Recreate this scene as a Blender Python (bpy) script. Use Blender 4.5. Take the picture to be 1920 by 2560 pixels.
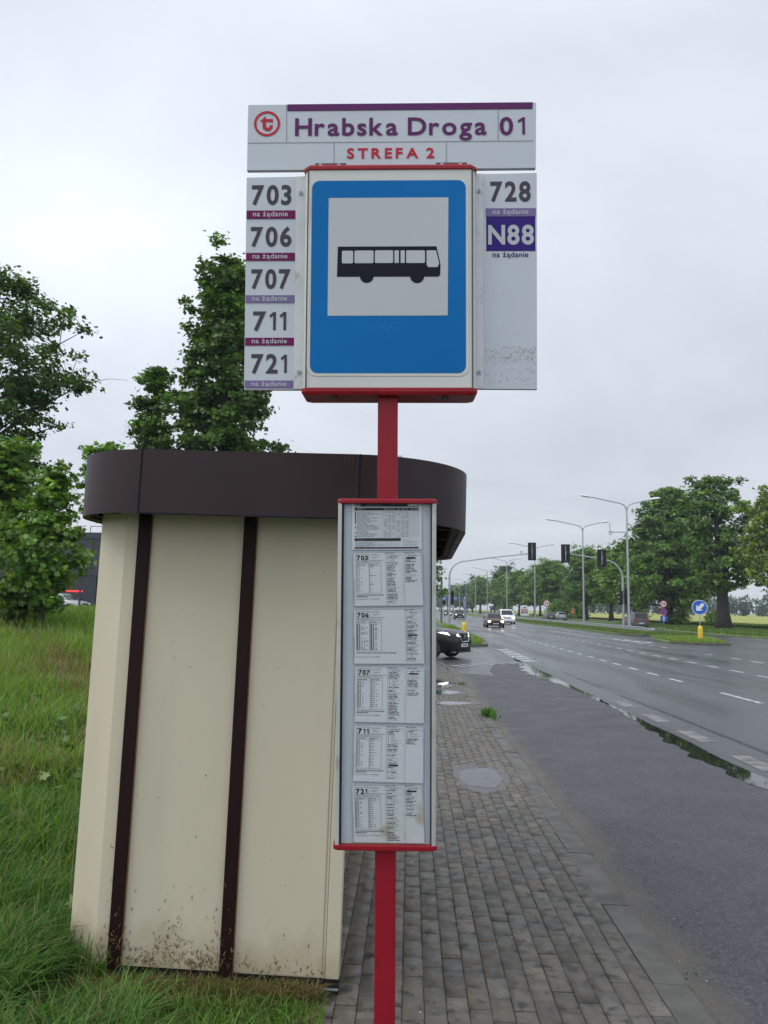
import bpy, bmesh, math, random
import numpy as np
from mathutils import Vector, Matrix, Euler

for _o in list(bpy.data.objects):
    bpy.data.objects.remove(_o)
SC = bpy.context.scene
COL = SC.collection
R = math.radians

# ---------------------------------------------------------------- camera
CAM = (0.0, 0.0, 1.75)
_yaw, _pit, _rol = R(2.07), R(6.97), R(0.9)
_f = Vector((-math.sin(_yaw) * math.cos(_pit), math.cos(_yaw) * math.cos(_pit), math.sin(_pit)))
_r0 = Vector((math.cos(_yaw), math.sin(_yaw), 0)); _u0 = _r0.cross(_f)
_r = _r0 * math.cos(_rol) + _u0 * math.sin(_rol)
_u = _u0 * math.cos(_rol) - _r0 * math.sin(_rol)
cd = bpy.data.cameras.new('camera'); cam = bpy.data.objects.new('camera', cd); COL.objects.link(cam)
cam.matrix_world = Matrix(((_r.x, _u.x, -_f.x, CAM[0]), (_r.y, _u.y, -_f.y, CAM[1]), (_r.z, _u.z, -_f.z, CAM[2]), (0, 0, 0, 1)))
cd.sensor_fit = 'VERTICAL'; cd.sensor_height = 36.0; cd.sensor_width = 27.0
cd.lens = 1950 / 2560 * 36.0
cd.clip_start = 0.05; cd.clip_end = 6000
SC.camera = cam

# ---------------------------------------------------------------- sky, sun, exposure
SUN_EL, SUN_AZ = R(50), R(-108)       # azimuth measured from +Y towards +X
w = bpy.data.worlds.new('World'); SC.world = w; w.use_nodes = True
nt = w.node_tree; nt.nodes.clear()
def wn(t, **k):
    n = nt.nodes.new(t)
    for a, b in k.items(): setattr(n, a, b)
    return n
def wl(a, b): nt.links.new(a, b)
def wmath(op, a, b=None, c=None, clamp=False):
    n = wn('ShaderNodeMath', operation=op, use_clamp=clamp)
    for i, x in enumerate((a, b, c)):
        if x is None: continue
        if isinstance(x, (int, float)): n.inputs[i].default_value = x
        else: wl(x, n.inputs[i])
    return n.outputs[0]
tc = wn('ShaderNodeTexCoord'); sep = wn('ShaderNodeSeparateXYZ'); wl(tc.outputs['Generated'], sep.inputs[0])
dx, dy, dz = sep.outputs
zc = wmath('MAXIMUM', dz, 0.0)
den = wmath('ADD', zc, 0.22)
comb = wn('ShaderNodeCombineXYZ'); wl(wmath('DIVIDE', dx, den), comb.inputs[0]); wl(wmath('DIVIDE', dy, den), comb.inputs[1])
noi = wn('ShaderNodeTexNoise'); noi.inputs['Scale'].default_value = 0.9; noi.inputs['Detail'].default_value = 7; noi.inputs['Roughness'].default_value = 0.55; noi.inputs['Distortion'].default_value = 0.4
wl(comb.outputs[0], noi.inputs['Vector'])
ramp = wn('ShaderNodeValToRGB'); wl(noi.outputs['Fac'], ramp.inputs[0])
ramp.color_ramp.elements[0].position = 0.30; ramp.color_ramp.elements[0].color = (0.565, 0.62, 0.70, 1)
ramp.color_ramp.elements[1].position = 0.70; ramp.color_ramp.elements[1].color = (0.80, 0.835, 0.91, 1)
def lobe(d, p):
    v = wn('ShaderNodeVectorMath', operation='DOT_PRODUCT'); wl(tc.outputs['Generated'], v.inputs[0]); v.inputs[1].default_value = Vector(d).normalized()
    return wmath('POWER', wmath('MAXIMUM', v.outputs['Value'], 0.0), p)
glow = wmath('ADD', wmath('MULTIPLY', lobe((-0.365, 0.835, 0.42), 60), 0.30), wmath('MULTIPLY', lobe((-0.30, 0.84, 0.46), 12), 0.07))
elev = wmath('ADD', wmath('MULTIPLY', wmath('MINIMUM', wmath('MULTIPLY', zc, 2.2), 1.0), 0.20), 0.88)   # greyer towards the horizon
back = wmath('MULTIPLY', wmath('MULTIPLY', wmath('SUBTRACT', 0.45, dy), 1.1, clamp=True), 0.75)            # unseen sky behind the camera, raised to brighten surfaces facing it
zen = wmath('MULTIPLY', wmath('MULTIPLY', wmath('SUBTRACT', zc, 0.6), 2.5, clamp=True), 0.55)
tot = wmath('MULTIPLY', wmath('ADD', elev, wmath('ADD', glow, wmath('ADD', back, zen))), 10.0)
cl = wn('ShaderNodeVectorMath', operation='SCALE'); wl(ramp.outputs[0], cl.inputs[0]); wl(tot, cl.inputs['Scale'])
sky = wn('ShaderNodeTexSky', sky_type='NISHITA'); sky.sun_disc = False
sky.sun_elevation = SUN_EL; sky.sun_rotation = SUN_AZ; sky.dust_density = 3
mix = wn('ShaderNodeMixRGB'); mix.inputs[0].default_value = 0.93; wl(sky.outputs[0], mix.inputs[1]); wl(cl.outputs[0], mix.inputs[2])
bg = wn('ShaderNodeBackground'); bg.inputs['Strength'].default_value = 0.1; wl(mix.outputs[0], bg.inputs[0])
out = wn('ShaderNodeOutputWorld'); wl(bg.outputs[0], out.inputs[0])

sl = bpy.data.lights.new('sun', 'SUN'); sl.energy = 1.5; sl.angle = R(40); sl.color = (1.0, 0.97, 0.92)
sun = bpy.data.objects.new('sun', sl); COL.objects.link(sun)
_sd = Vector((math.sin(SUN_AZ) * math.cos(SUN_EL), math.cos(SUN_AZ) * math.cos(SUN_EL), math.sin(SUN_EL)))
sun.rotation_euler = _sd.to_track_quat('Z', 'Y').to_euler(); sun.location = (0, 0, 60)
SC.view_settings.view_transform = 'Standard'; SC.view_settings.look = 'None'
SC.view_settings.exposure = 0.10; SC.view_settings.gamma = 1.0; SC.view_settings.use_curve_mapping = False
SC.cycles.use_denoising = True
SC.cycles.max_bounces = 8; SC.cycles.transparent_max_bounces = 8

# ---------------------------------------------------------------- helpers
def tag(o, label=None, cat=None, group=None, kind=None):
    if label: o['label'] = label
    if cat: o['category'] = cat
    if group: o['group'] = group
    if kind: o['kind'] = kind
    return o
def empty(name, loc=(0, 0, 0), rot=(0, 0, 0)):
    o = bpy.data.objects.new(name, None); COL.objects.link(o); o.location = loc; o.rotation_euler = rot; o.empty_display_size = 0.2
    return o
def link(name, me, parent=None, mats=None):
    o = bpy.data.objects.new(name, me); COL.objects.link(o)
    if mats:
        for m in (mats if isinstance(mats, (list, tuple)) else [mats]): me.materials.append(m)
    if parent is not None: o.parent = parent
    return o
def copy_tree(o, parent=None):
    c = o.copy(); COL.objects.link(c); c.parent = parent
    for ch in list(o.children): copy_tree(ch, c)
    return c

class MB:
    def __init__(s): s.v = []; s.f = []; s.m = []
    def add(s, vs, fs, mi=0):
        b = len(s.v); s.v += [tuple(p) for p in vs]
        for f in fs: s.f.append(tuple(b + i for i in f)); s.m.append(mi)
    def box(s, x0, x1, y0, y1, z0, z1, mi=0):
        s.add([(x0, y0, z0), (x1, y0, z0), (x1, y1, z0), (x0, y1, z0), (x0, y0, z1), (x1, y0, z1), (x1, y1, z1), (x0, y1, z1)],
              [(3, 2, 1, 0), (4, 5, 6, 7), (0, 1, 5, 4), (1, 2, 6, 5), (2, 3, 7, 6), (3, 0, 4, 7)], mi)
    def quad(s, a, b, c, d, mi=0): s.add([a, b, c, d], [(0, 1, 2, 3)], mi)
    def plate(s, pts, y0, y1, mi=0):
        """outline in x,z (counter-clockwise seen from -y) extruded from y0 (front) to y1"""
        n = len(pts)
        vs = [(p[0], y0, p[1]) for p in pts] + [(p[0], y1, p[1]) for p in pts]
        s.add(vs, [tuple(range(n)), tuple(range(2 * n - 1, n - 1, -1))] + [((i + 1) % n, i, n + i, n + (i + 1) % n) for i in range(n)], mi)
    def face(s, pts, y, mi=0): s.add([(p[0], y, p[1]) for p in pts], [tuple(range(len(pts)))], mi)
    def prism(s, pts, z0, z1, mi=0):
        n = len(pts)
        vs = [(p[0], p[1], z0) for p in pts] + [(p[0], p[1], z1) for p in pts]
        s.add(vs, [tuple(range(n - 1, -1, -1)), tuple(range(n, 2 * n))] + [(i, (i + 1) % n, n + (i + 1) % n, n + i) for i in range(n)], mi)
    def tube(s, path, rad, n=8, mi=0, cap=True):
        P = [Vector(p) for p in path]; k = len(P)
        if isinstance(rad, (int, float)): rad = [rad] * k
        b = len(s.v); ref = Vector((0.13, 0.31, 1)) if abs((P[-1] - P[0]).normalized().z) < 0.9 else Vector((1, 0.1, 0))
        for i in range(k):
            t = (P[min(i + 1, k - 1)] - P[max(i - 1, 0)]).normalized()
            a = t.cross(ref).normalized(); c = a.cross(t)
            for j in range(n):
                q = 2 * math.pi * j / n
                s.v.append(tuple(P[i] + (a * math.cos(q) + c * math.sin(q)) * rad[i]))
        for i in range(k - 1):
            for j in range(n):
                s.f.append((b + i * n + j, b + i * n + (j + 1) % n, b + (i + 1) * n + (j + 1) % n, b + (i + 1) * n + j)); s.m.append(mi)
        if cap:
            s.f.append(tuple(b + j for j in reversed(range(n)))); s.m.append(mi)
            s.f.append(tuple(b + (k - 1) * n + j for j in range(n))); s.m.append(mi)
    def disc(s, c, r, y0, y1, mi=0, n=28, r0=0.0):
        """disc or ring facing -y"""
        o = [(c[0] + r * math.cos(2 * math.pi * i / n), c[1] + r * math.sin(2 * math.pi * i / n)) for i in range(n)]
        if r0 <= 0: s.plate(o, y0, y1, mi); return
        q = [(c[0] + r0 * math.cos(2 * math.pi * i / n), c[1] + r0 * math.sin(2 * math.pi * i / n)) for i in range(n)]
        s.add([(p[0], y0, p[1]) for p in o + q], [(i, (i + 1) % n, n + (i + 1) % n, n + i) for i in range(n)], mi)
    def lathe(s, prof, n=16, o=(0, 0, 0), mi=0):
        b = len(s.v)
        for r, z in prof:
            for j in range(n):
                q = 2 * math.pi * j / n; s.v.append((o[0] + r * math.cos(q), o[1] + r * math.sin(q), o[2] + z))
        for i in range(len(prof) - 1):
            for j in range(n):
                s.f.append((b + i * n + j, b + i * n + (j + 1) % n, b + (i + 1) * n + (j + 1) % n, b + (i + 1) * n + j)); s.m.append(mi)
        s.f.append(tuple(b + j for j in reversed(range(n)))); s.m.append(mi)
        s.f.append(tuple(b + (len(prof) - 1) * n + j for j in range(n))); s.m.append(mi)
    def build(s, name, mats, parent=None, smooth=None, bevel=0.0, seg=2):
        me = bpy.data.meshes.new(name); me.from_pydata(s.v, [], s.f)
        mats = mats if isinstance(mats, (list, tuple)) else [mats]
        for m in mats: me.materials.append(m)
        me.polygons.foreach_set('material_index', s.m)
        if smooth:
            me.polygons.foreach_set('use_smooth', [True] * len(s.f)); me.set_sharp_from_angle(angle=R(smooth))
        me.update()
        o = link(name, me, parent)
        if bevel:
            b = o.modifiers.new('bevel', 'BEVEL'); b.width = bevel; b.segments = seg; b.limit_method = 'ANGLE'; b.angle_limit = R(35)
        return o

def np_mesh(name, V, F, mats, mi=None, col=None, smooth=False):
    """V (n,3) array, F (m,k) array of equal-sized polygons"""
    me = bpy.data.meshes.new(name); V = np.asarray(V, np.float32); F = np.asarray(F, np.int32); m, k = F.shape
    me.vertices.add(len(V)); me.vertices.foreach_set('co', V.ravel())
    me.loops.add(m * k); me.loops.foreach_set('vertex_index', F.ravel())
    me.polygons.add(m); me.polygons.foreach_set('loop_start', np.arange(0, m * k, k, dtype=np.int32))
    me.polygons.foreach_set('loop_total', np.full(m, k, np.int32))
    for x in (mats if isinstance(mats, (list, tuple)) else [mats]): me.materials.append(x)
    if mi is not None: me.polygons.foreach_set('material_index', np.asarray(mi, np.int32))
    if smooth: me.polygons.foreach_set('use_smooth', np.ones(m, bool))
    if col is not None:
        a = me.color_attributes.new('tint', 'FLOAT_COLOR', 'POINT')
        c = np.ones((len(V), 4), np.float32); c[:, :3] = col; a.data.foreach_set('color', c.ravel())
    me.update(calc_edges=True); me.validate()
    return me

# ---- lettering
_gl = {}
def glyph(ch, bold):
    k = (ch, bold)
    if k in _gl: return _gl[k]
    if ch == '1':
        s = 0.5 + bold * 16
        w1 = 0.115 * s
        r = ([(0.30 - w1, 0), (0.30, 0), (0.30, 0.69), (0.30 - w1 * 0.9, 0.69), (0.04, 0.555), (0.04 + w1 * .45, 0.555 - w1 * .85), (0.30 - w1, 0.555)], [tuple(range(7))], 0.02, 0.32)
    elif ch == '\u017c':
        a = glyph('z', bold); cx = (a[2] + a[3]) / 2; n = len(a[0]); h = max(p[1] for p in a[0]) + 0.09; d = 0.055 + bold
        r = (a[0] + [(cx - d, h), (cx + d, h), (cx + d, h + 2 * d), (cx - d, h + 2 * d)], a[1] + [(n, n + 1, n + 2, n + 3)], a[2], a[3])
    elif ch == '\u0105':
        a = glyph('a', bold); n = len(a[0]); x = a[3]; b = 0.07 + bold
        o = [(x - b, 0), (x, 0), (x - b * .75, -.10), (x - b * .5, -.15), (x + b * .35, -.15), (x + b * .35, -.21), (x - b * 1.1, -.21), (x - b * 1.6, -.13)]
        r = (a[0] + o, a[1] + [tuple(range(n, n + 8))], a[2], a[3])
    else:
        c = bpy.data.curves.new('g', 'FONT'); c.body = ch; c.offset = bold; c.resolution_u = 4; c.fill_mode = 'FRONT'
        o = bpy.data.objects.new('g', c); me = o.to_mesh()
        v = [(p.co.x, p.co.y) for p in me.vertices]; f = [tuple(p.vertices) for p in me.polygons]
        o.to_mesh_clear(); bpy.data.objects.remove(o); bpy.data.curves.remove(c)
        r = (v, f, min(p[0] for p in v) if v else 0, max(p[0] for p in v) if v else .3)
    _gl[k] = r
    return r
def text(mb, s, x0, x1, z0, cap, y, mi=0, bold=0.02, gap=0.085, P=None, maxw=False):
    """lettering in the x,z plane facing -y, fitted between x0 and x1 on baseline z0; P maps (x,z) to a point"""
    pen = 0.0; items = []
    for ch in s:
        if ch == ' ': pen += 0.27; continue
        g = glyph(ch, bold); items.append((g, pen - g[2])); pen += g[3] - g[2] + gap
    pen -= gap
    H = glyph('H', bold); hh = max(p[1] for p in H[0]) - min(p[1] for p in H[0])
    sz = cap / hh; sx = (x1 - x0) / pen
    if maxw: sx = min(sx, sz)
    for g, off in items:
        vs = [(x0 + (p[0] + off) * sx, z0 + p[1] * sz) for p in g[0]]
        mb.add([P(a, b) if P else (a, y, b) for a, b in vs], g[1], mi)

# ---- materials
def mat(name, col, rough=0.5, metal=0.0, spec=0.5, var=0.0, vs=4.0, bump=0.0, bs=30.0, rv=0.0, col2=None, c2=(0.55, 0.7), c2s=3.0, attr=False, detail=6, emit=None, es=0.0, stretch=None, sub=0.0):
    m = bpy.data.materials.new(name); m.use_nodes = True; n = m.node_tree.nodes; l = m.node_tree.links
    b = n['Principled BSDF']; b.inputs['Roughness'].default_value = rough; b.inputs['Metallic'].default_value = metal
    b.inputs['Specular IOR Level'].default_value = spec; b.inputs['Base Color'].default_value = (*col, 1)
    t = n.new('ShaderNodeTexCoord'); src = t.outputs['Object']
    if stretch:
        mp = n.new('ShaderNodeMapping'); mp.inputs['Scale'].default_value = stretch; l.new(src, mp.inputs[0]); src = mp.outputs[0]
    def noise(sc, det=detail):
        q = n.new('ShaderNodeTexNoise'); q.inputs['Scale'].default_value = sc; q.inputs['Detail'].default_value = det; l.new(src, q.inputs['Vector']); return q.outputs['Fac']
    def mr(x, a, c, d, e):
        q = n.new('ShaderNodeMapRange'); l.new(x, q.inputs[0])
        for i, z in enumerate((a, c, d, e)): q.inputs[i + 1].default_value = z
        return q.outputs[0]
    cur = None
    if attr:
        a = n.new('ShaderNodeAttribute'); a.attribute_name = 'tint'; cur = a.outputs['Color']
    if col2 is not None:
        x = n.new('ShaderNodeMixRGB'); x.inputs[1].default_value = (*col, 1); x.inputs[2].default_value = (*col2, 1)
        if cur is not None: l.new(cur, x.inputs[1])
        l.new(mr(noise(c2s), c2[0], c2[1], 0, 1), x.inputs[0]); cur = x.outputs[0]
    if var:
        x = n.new('ShaderNodeVectorMath'); x.operation = 'SCALE'
        if cur is None: x.inputs[0].default_value = col
        else: l.new(cur, x.inputs[0])
        l.new(mr(noise(vs), 0.25, 0.75, 1 - var, 1 + var), x.inputs['Scale']); cur = x.outputs[0]
    if cur is not None: l.new(cur, b.inputs['Base Color'])
    if rv: l.new(mr(noise(vs * 1.7), 0.3, 0.7, max(0.02, rough - rv), min(1, rough + rv)), b.inputs['Roughness'])
    if bump:
        q = n.new('ShaderNodeBump'); q.inputs['Strength'].default_value = bump; q.inputs['Distance'].default_value = 0.02
        l.new(noise(bs, 3), q.inputs['Height']); l.new(q.outputs[0], b.inputs['Normal'])
    if emit is not None:
        b.inputs['Emission Color'].default_value = (*emit, 1); b.inputs['Emission Strength'].default_value = es
    return m
def leaf_mat(name, trans=0.35, rough=0.45, spec=0.35):
    m = bpy.data.materials.new(name); m.use_nodes = True; n = m.node_tree.nodes; l = m.node_tree.links
    b = n['Principled BSDF']; b.inputs['Roughness'].default_value = rough; b.inputs['Specular IOR Level'].default_value = spec
    a = n.new('ShaderNodeAttribute'); a.attribute_name = 'tint'
    l.new(a.outputs['Color'], b.inputs['Base Color'])
    t = n.new('ShaderNodeBsdfTranslucent'); g = n.new('ShaderNodeMixRGB'); g.blend_type = 'MULTIPLY'; g.inputs[0].default_value = 1; g.inputs[2].default_value = (1.5, 1.5, 0.6, 1)
    l.new(a.outputs['Color'], g.inputs[1]); l.new(g.outputs[0], t.inputs[0])
    mx = n.new('ShaderNodeMixShader'); mx.inputs[0].default_value = trans
    l.new(b.outputs[0], mx.inputs[1]); l.new(t.outputs[0], mx.inputs[2]); l.new(mx.outputs[0], n['Material Output'].inputs[0])
    return m

# ================================================================ materials
M = {}
M['red'] = mat('red_paint', (0.235, 0.007, 0.016), 0.42, spec=.25, var=0.16, vs=5, rv=0.10, bump=.04, bs=25, col2=(0.11, 0.012, 0.012), c2=(.66, .74), c2s=22)
M['panel_white'] = mat('panel_white', (0.445, 0.475, 0.51), 0.55, spec=.3, var=0.05, vs=3, rv=0.06)
M['alu'] = mat('weathered_aluminium', (0.40, 0.41, 0.39), 0.45, metal=0.25, var=0.10, vs=7, bump=0.05, bs=60, col2=(0.30, 0.29, 0.26), c2=(0.60, 0.72), c2s=9)
M['strip'] = mat('panel_edge', (0.50, 0.51, 0.52), 0.5, var=0.10, vs=14, col2=(0.33, 0.33, 0.33), c2=(0.6, 0.7), c2s=16)
M['frame_white'] = mat('case_white', (0.50, 0.50, 0.475), 0.5, spec=.3, var=0.07, vs=3, col2=(0.40, 0.38, 0.34), c2=(0.62, 0.75), c2s=6, stretch=(1, 1, 0.35))
M['blue'] = mat('sign_blue', (0.0, 0.118, 0.345), 0.5, spec=.12, var=0.06, vs=3)
M['inner_white'] = mat('sign_inner_white', (0.40, 0.415, 0.43), 0.55, spec=.3, var=0.03, vs=3)
M['ink'] = mat('sign_black', (0.006, 0.006, 0.014), 0.6, spec=.15)
M['digit'] = mat('route_digit_grey', (0.055, 0.048, 0.065), 0.6, spec=.15)
M['purple'] = mat('name_purple', (0.095, 0.020, 0.10), 0.6, spec=.15)
M['bar_purple'] = mat('bar_purple', (0.13, 0.008, 0.075), 0.6, spec=.15)
M['bar_lav'] = mat('bar_lavender', (0.16, 0.125, 0.26), 0.6, spec=.15)
M['indigo'] = mat('night_indigo', (0.030, 0.012, 0.15), 0.6, spec=.15)
M['sign_red'] = mat('sign_red', (0.42, 0.018, 0.04), 0.6, spec=.15)
M['seam'] = mat('seam_grey', (0.22, 0.22, 0.24), 0.6)
M['dark_metal'] = mat('dark_metal', (0.05, 0.05, 0.055), 0.5, metal=0.4)
M['steel'] = mat('galvanised_steel', (0.33, 0.35, 0.37), 0.45, metal=0.55, var=0.08, vs=3)
M['black_plastic'] = mat('black_plastic', (0.010, 0.010, 0.012), 0.55, spec=.2)
M['rubber'] = mat('rubber', (0.018, 0.018, 0.018), 0.8)
M['scuff'] = mat('scuff_grey', (0.33, 0.33, 0.34), 0.7)
M['backing'] = mat('case_backing', (0.37, 0.405, 0.45), 0.35, spec=.35, var=0.05, vs=4)
M['paper'] = mat('timetable_paper', (0.44, 0.47, 0.49), 0.55, spec=.3, var=0.04, vs=8)
M['paper_damp'] = mat('damp_paper', (0.42, 0.44, 0.44), 0.55, spec=.3, var=0.06, vs=12, col2=(0.30, 0.28, 0.21), c2=(0.56, 0.68), c2s=11)
M['print'] = mat('print_black', (0.028, 0.030, 0.036), 0.6, spec=.15)
M['print_grey'] = mat('print_grey', (0.10, 0.11, 0.125), 0.6, spec=.15)
M['print_light'] = mat('print_light', (0.25, 0.26, 0.28), 0.6, spec=.15)
M['algae'] = mat('algae', (0.13, 0.12, 0.03), 0.7, var=0.4, vs=60)
M['cream'] = mat('cream_panel', (0.50, 0.450, 0.335), 0.45, spec=.35, var=0.05, vs=1.4, rv=0.07, col2=(0.43, 0.39, 0.295), c2=(0.52, 0.80), c2s=3.0, stretch=(1, 1, .22))
def splash_film(m):      # thin brown film of dried splash water low on the sheet metal
    n = m.node_tree.nodes; l = m.node_tree.links; b_ = n['Principled BSDF']; base = b_.inputs['Base Color'].links[0].from_socket
    t = n.new('ShaderNodeTexCoord'); s = n.new('ShaderNodeSeparateXYZ'); l.new(t.outputs['Object'], s.inputs[0]); z = n.new('ShaderNodeTexNoise'); z.inputs['Scale'].default_value = 7; z.inputs['Detail'].default_value = 8; z.inputs['Roughness'].default_value = .65; l.new(t.outputs['Object'], z.inputs['Vector'])
    a = n.new('ShaderNodeMath'); a.operation = 'MULTIPLY_ADD'; l.new(z.outputs['Fac'], a.inputs[0]); a.inputs[1].default_value = -.55; l.new(s.outputs[2], a.inputs[2])
    r = n.new('ShaderNodeMapRange'); l.new(a.outputs[0], r.inputs[0]); r.inputs[1].default_value = -.26; r.inputs[2].default_value = .02; r.inputs[3].default_value = .55; r.inputs[4].default_value = 0
    x = n.new('ShaderNodeMixRGB'); x.inputs[2].default_value = (.22, .165, .085, 1); l.new(r.outputs[0], x.inputs[0]); l.new(base, x.inputs[1]); l.new(x.outputs[0], b_.inputs['Base Color'])
splash_film(M['cream'])
M['brown'] = mat('brown_sheet', (0.025, 0.013, 0.0145), 0.40, spec=.22, var=0.16, vs=2.2, bump=0.03, bs=2.5, stretch=(1, 1, .3), rv=.08)
M['brown_trim'] = mat('brown_trim', (0.015, 0.0045, 0.0045), 0.55, spec=.15, var=0.12, vs=9)
M['roof_dark'] = mat('roof_underside', (0.03, 0.027, 0.027), 0.7, var=0.3, vs=5)
M['roof_sheet'] = mat('roof_sheet', (0.30, 0.30, 0.30), 0.6)
M['wood'] = mat('bench_wood', (0.20, 0.11, 0.05), 0.6, var=0.2, vs=10, stretch=(1, 8, 8))
M['straw'] = mat('dry_grass_bits', (0.23, 0.155, 0.06), 0.8, var=0.35, vs=40)
M['mud'] = mat('mud_specks', (0.07, 0.05, 0.028), 0.8)
M['grime'] = mat('seam_grime', (0.27, 0.235, 0.165), 0.7)
M['rust'] = mat('rusty_edge', (0.16, 0.07, 0.03), 0.8, var=0.3, vs=30)

S = {
'board':[(-0.4482,3.3369),(0.4634,3.3381),(0.4606,3.1234),(-0.4484,3.1198)],
'seam':[(-0.4473,3.2104),(0.4522,3.2115),(-0.3254,3.3359),(-0.3236,3.2108),(0.3441,3.3153),(0.3436,3.211),(-0.1732,3.211),(-0.1724,3.14),(0.1807,3.2103),(0.1807,3.1397)],
'bar':[(-0.3224,3.3346),(0.4526,3.3357),(0.4513,3.3157),(-0.3221,3.3144)],
'ring':[(-0.3864,3.2734),(-0.3451,3.2731),(-0.3522,3.2731)],
'tlogo':[(-0.4095,3.2803),(-0.3904,3.2991),(-0.3902,3.2887),(-0.3678,3.2885),(-0.3676,3.2775),(-0.3901,3.2801),(-0.3898,3.2661),(-0.3874,3.2612),(-0.3815,3.2599),(-0.3774,3.2648),(-0.3787,3.2709),(-0.3727,3.2672),(-0.3675,3.2708),(-0.3691,3.2586),(-0.3772,3.2495),(-0.3872,3.2496),(-0.3979,3.2551),(-0.4004,3.2643),(-0.4007,3.2802)],
'name':[(-0.2977,3.2947),(0.3073,3.2901),(-0.2968,3.2349)],
'num01':[(0.3481,3.291),(0.4296,3.2903),(0.3478,3.2316)],
'strefa':[(-0.1319,3.1925),(0.1428,3.1906),(-0.1316,3.1579)],
'brk':[(-0.2283,3.1431),(-0.1358,3.1335),(0.1468,3.1438),(0.2397,3.1372)],
'captop':[(-0.2617,3.0911),(0.2724,3.095),(-0.255,3.1059),(0.2668,3.1103)],
'boxface':[(-0.2577,3.0911),(0.2696,3.0927),(0.2667,2.4126),(-0.2557,2.4106)],
'capbot':[(-0.2585,2.4106),(0.269,2.4109),(-0.2459,2.3879),(0.2594,2.3843)],
'rim':[(-0.244,3.0682),(0.2466,3.0653),(0.2455,2.4483),(-0.2436,2.4482)],
'blue':[(-0.2339,3.0565),(0.238,3.0556),(0.2348,2.4579),(-0.2339,2.4568)],
'white':[(-0.1823,3.0006),(0.184,3.0016),(0.1812,2.6337),(-0.1818,2.6325)],
'bus':[(-0.1528,2.848),(0.1474,2.848),(0.1598,2.7908),(0.1587,2.7592),(0.1542,2.7534),(-0.1547,2.7537)],
'wh':[(-0.0639,2.7552),(-0.042,2.7551),(0.0891,2.7547),(0.1115,2.7547)],
'win':[(-0.1401,2.8348),(-0.1059,2.7953),(-0.1017,2.8352),(-0.0439,2.7957),(-0.0396,2.8356),(0.0158,2.7961),(0.0201,2.8354),(0.0333,2.796),(0.0387,2.8353),(0.0513,2.796),(0.0556,2.8352),(0.1126,2.7958)],
'fw':[(0.1175,2.835),(0.1462,2.8349),(0.1558,2.7933),(0.1502,2.783),(0.1221,2.7831),(0.1176,2.7906)],
'lp':[(-0.4453,3.0903),(-0.265,3.0923),(-0.2563,2.4152),(-0.4411,2.4151)],
'lstrip':[(-0.2901,3.0898),(-0.2558,2.4143)],
'rp':[(0.274,3.0969),(0.4605,3.1),(0.4563,2.4173),(0.2723,2.4184)],
'rstrip':[(0.2736,3.0949),(0.2945,2.4175)],
'n703':[(-0.4279,3.0665),(-0.3035,3.003)],
'b703':[(-0.4429,2.9821),(-0.2908,2.9557)],
'n706':[(-0.4285,2.9321),(-0.3011,2.8692)],
'b706':[(-0.4419,2.8465),(-0.2898,2.8217)],
'n707':[(-0.4249,2.7969),(-0.3027,2.7347)],
'b707':[(-0.4409,2.7119),(-0.2888,2.6881)],
'n711':[(-0.4168,2.6634),(-0.3123,2.6018)],
'b711':[(-0.4399,2.5778),(-0.2877,2.5538)],
'n721':[(-0.4202,2.5291),(-0.3086,2.4682)],
'b721':[(-0.439,2.4441),(-0.2866,2.4205)],
'n728':[(0.3162,3.0743),(0.441,3.01)],
'b728':[(0.3022,2.9856),(0.4562,2.9595)],
'bN88':[(0.3033,2.959),(0.4542,2.8504)],
'nN88':[(0.3088,2.9348),(0.4497,2.8723)],
'bw':[(0.3018,2.8503),(0.4552,2.824)],
'scuff':[(0.2929,2.5494),(0.4522,2.4285)],
'bolts':[(-0.2734,3.0366),(-0.2708,2.7512),(-0.2711,2.4692),(0.2813,3.0402),(0.2794,2.7515),(0.2792,2.4687)],
'pole':[(-0.0282,2.0967),(0.0329,2.097)],
'tcap':[(-0.1473,2.0787),(0.1511,2.0642)],
'tcase':[(-0.144,2.0636),(0.1496,2.0648)],
'tcaseb':[(-0.1461,1.0682),(0.1475,1.0721)],
'tbcap':[(-0.1504,1.0676),(0.1521,1.055)],
'tin':[(-0.1284,2.0637),(0.134,2.0647)],
'tinb':[(-0.1322,1.0683),(0.135,1.0719)],
's0':[(-0.1048,2.0667),(0.1052,2.0675),(0.1056,1.9274),(-0.1036,1.9253)],
's1':[(-0.1014,1.9185),(0.1069,1.9204),(0.1124,1.76),(-0.097,1.7565)],
's2':[(-0.0982,1.7483),(0.1111,1.752),(0.1161,1.5882),(-0.0963,1.5864)],
's3':[(-0.0929,1.5813),(0.1166,1.5785),(0.1152,1.4147),(-0.0941,1.4169)],
's4':[(-0.094,1.4106),(0.1139,1.4072),(0.113,1.2414),(-0.0973,1.2459)],
's5':[(-0.0989,1.2357),(0.111,1.2401),(0.1172,1.0712),(-0.0942,1.0708)],
}

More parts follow.
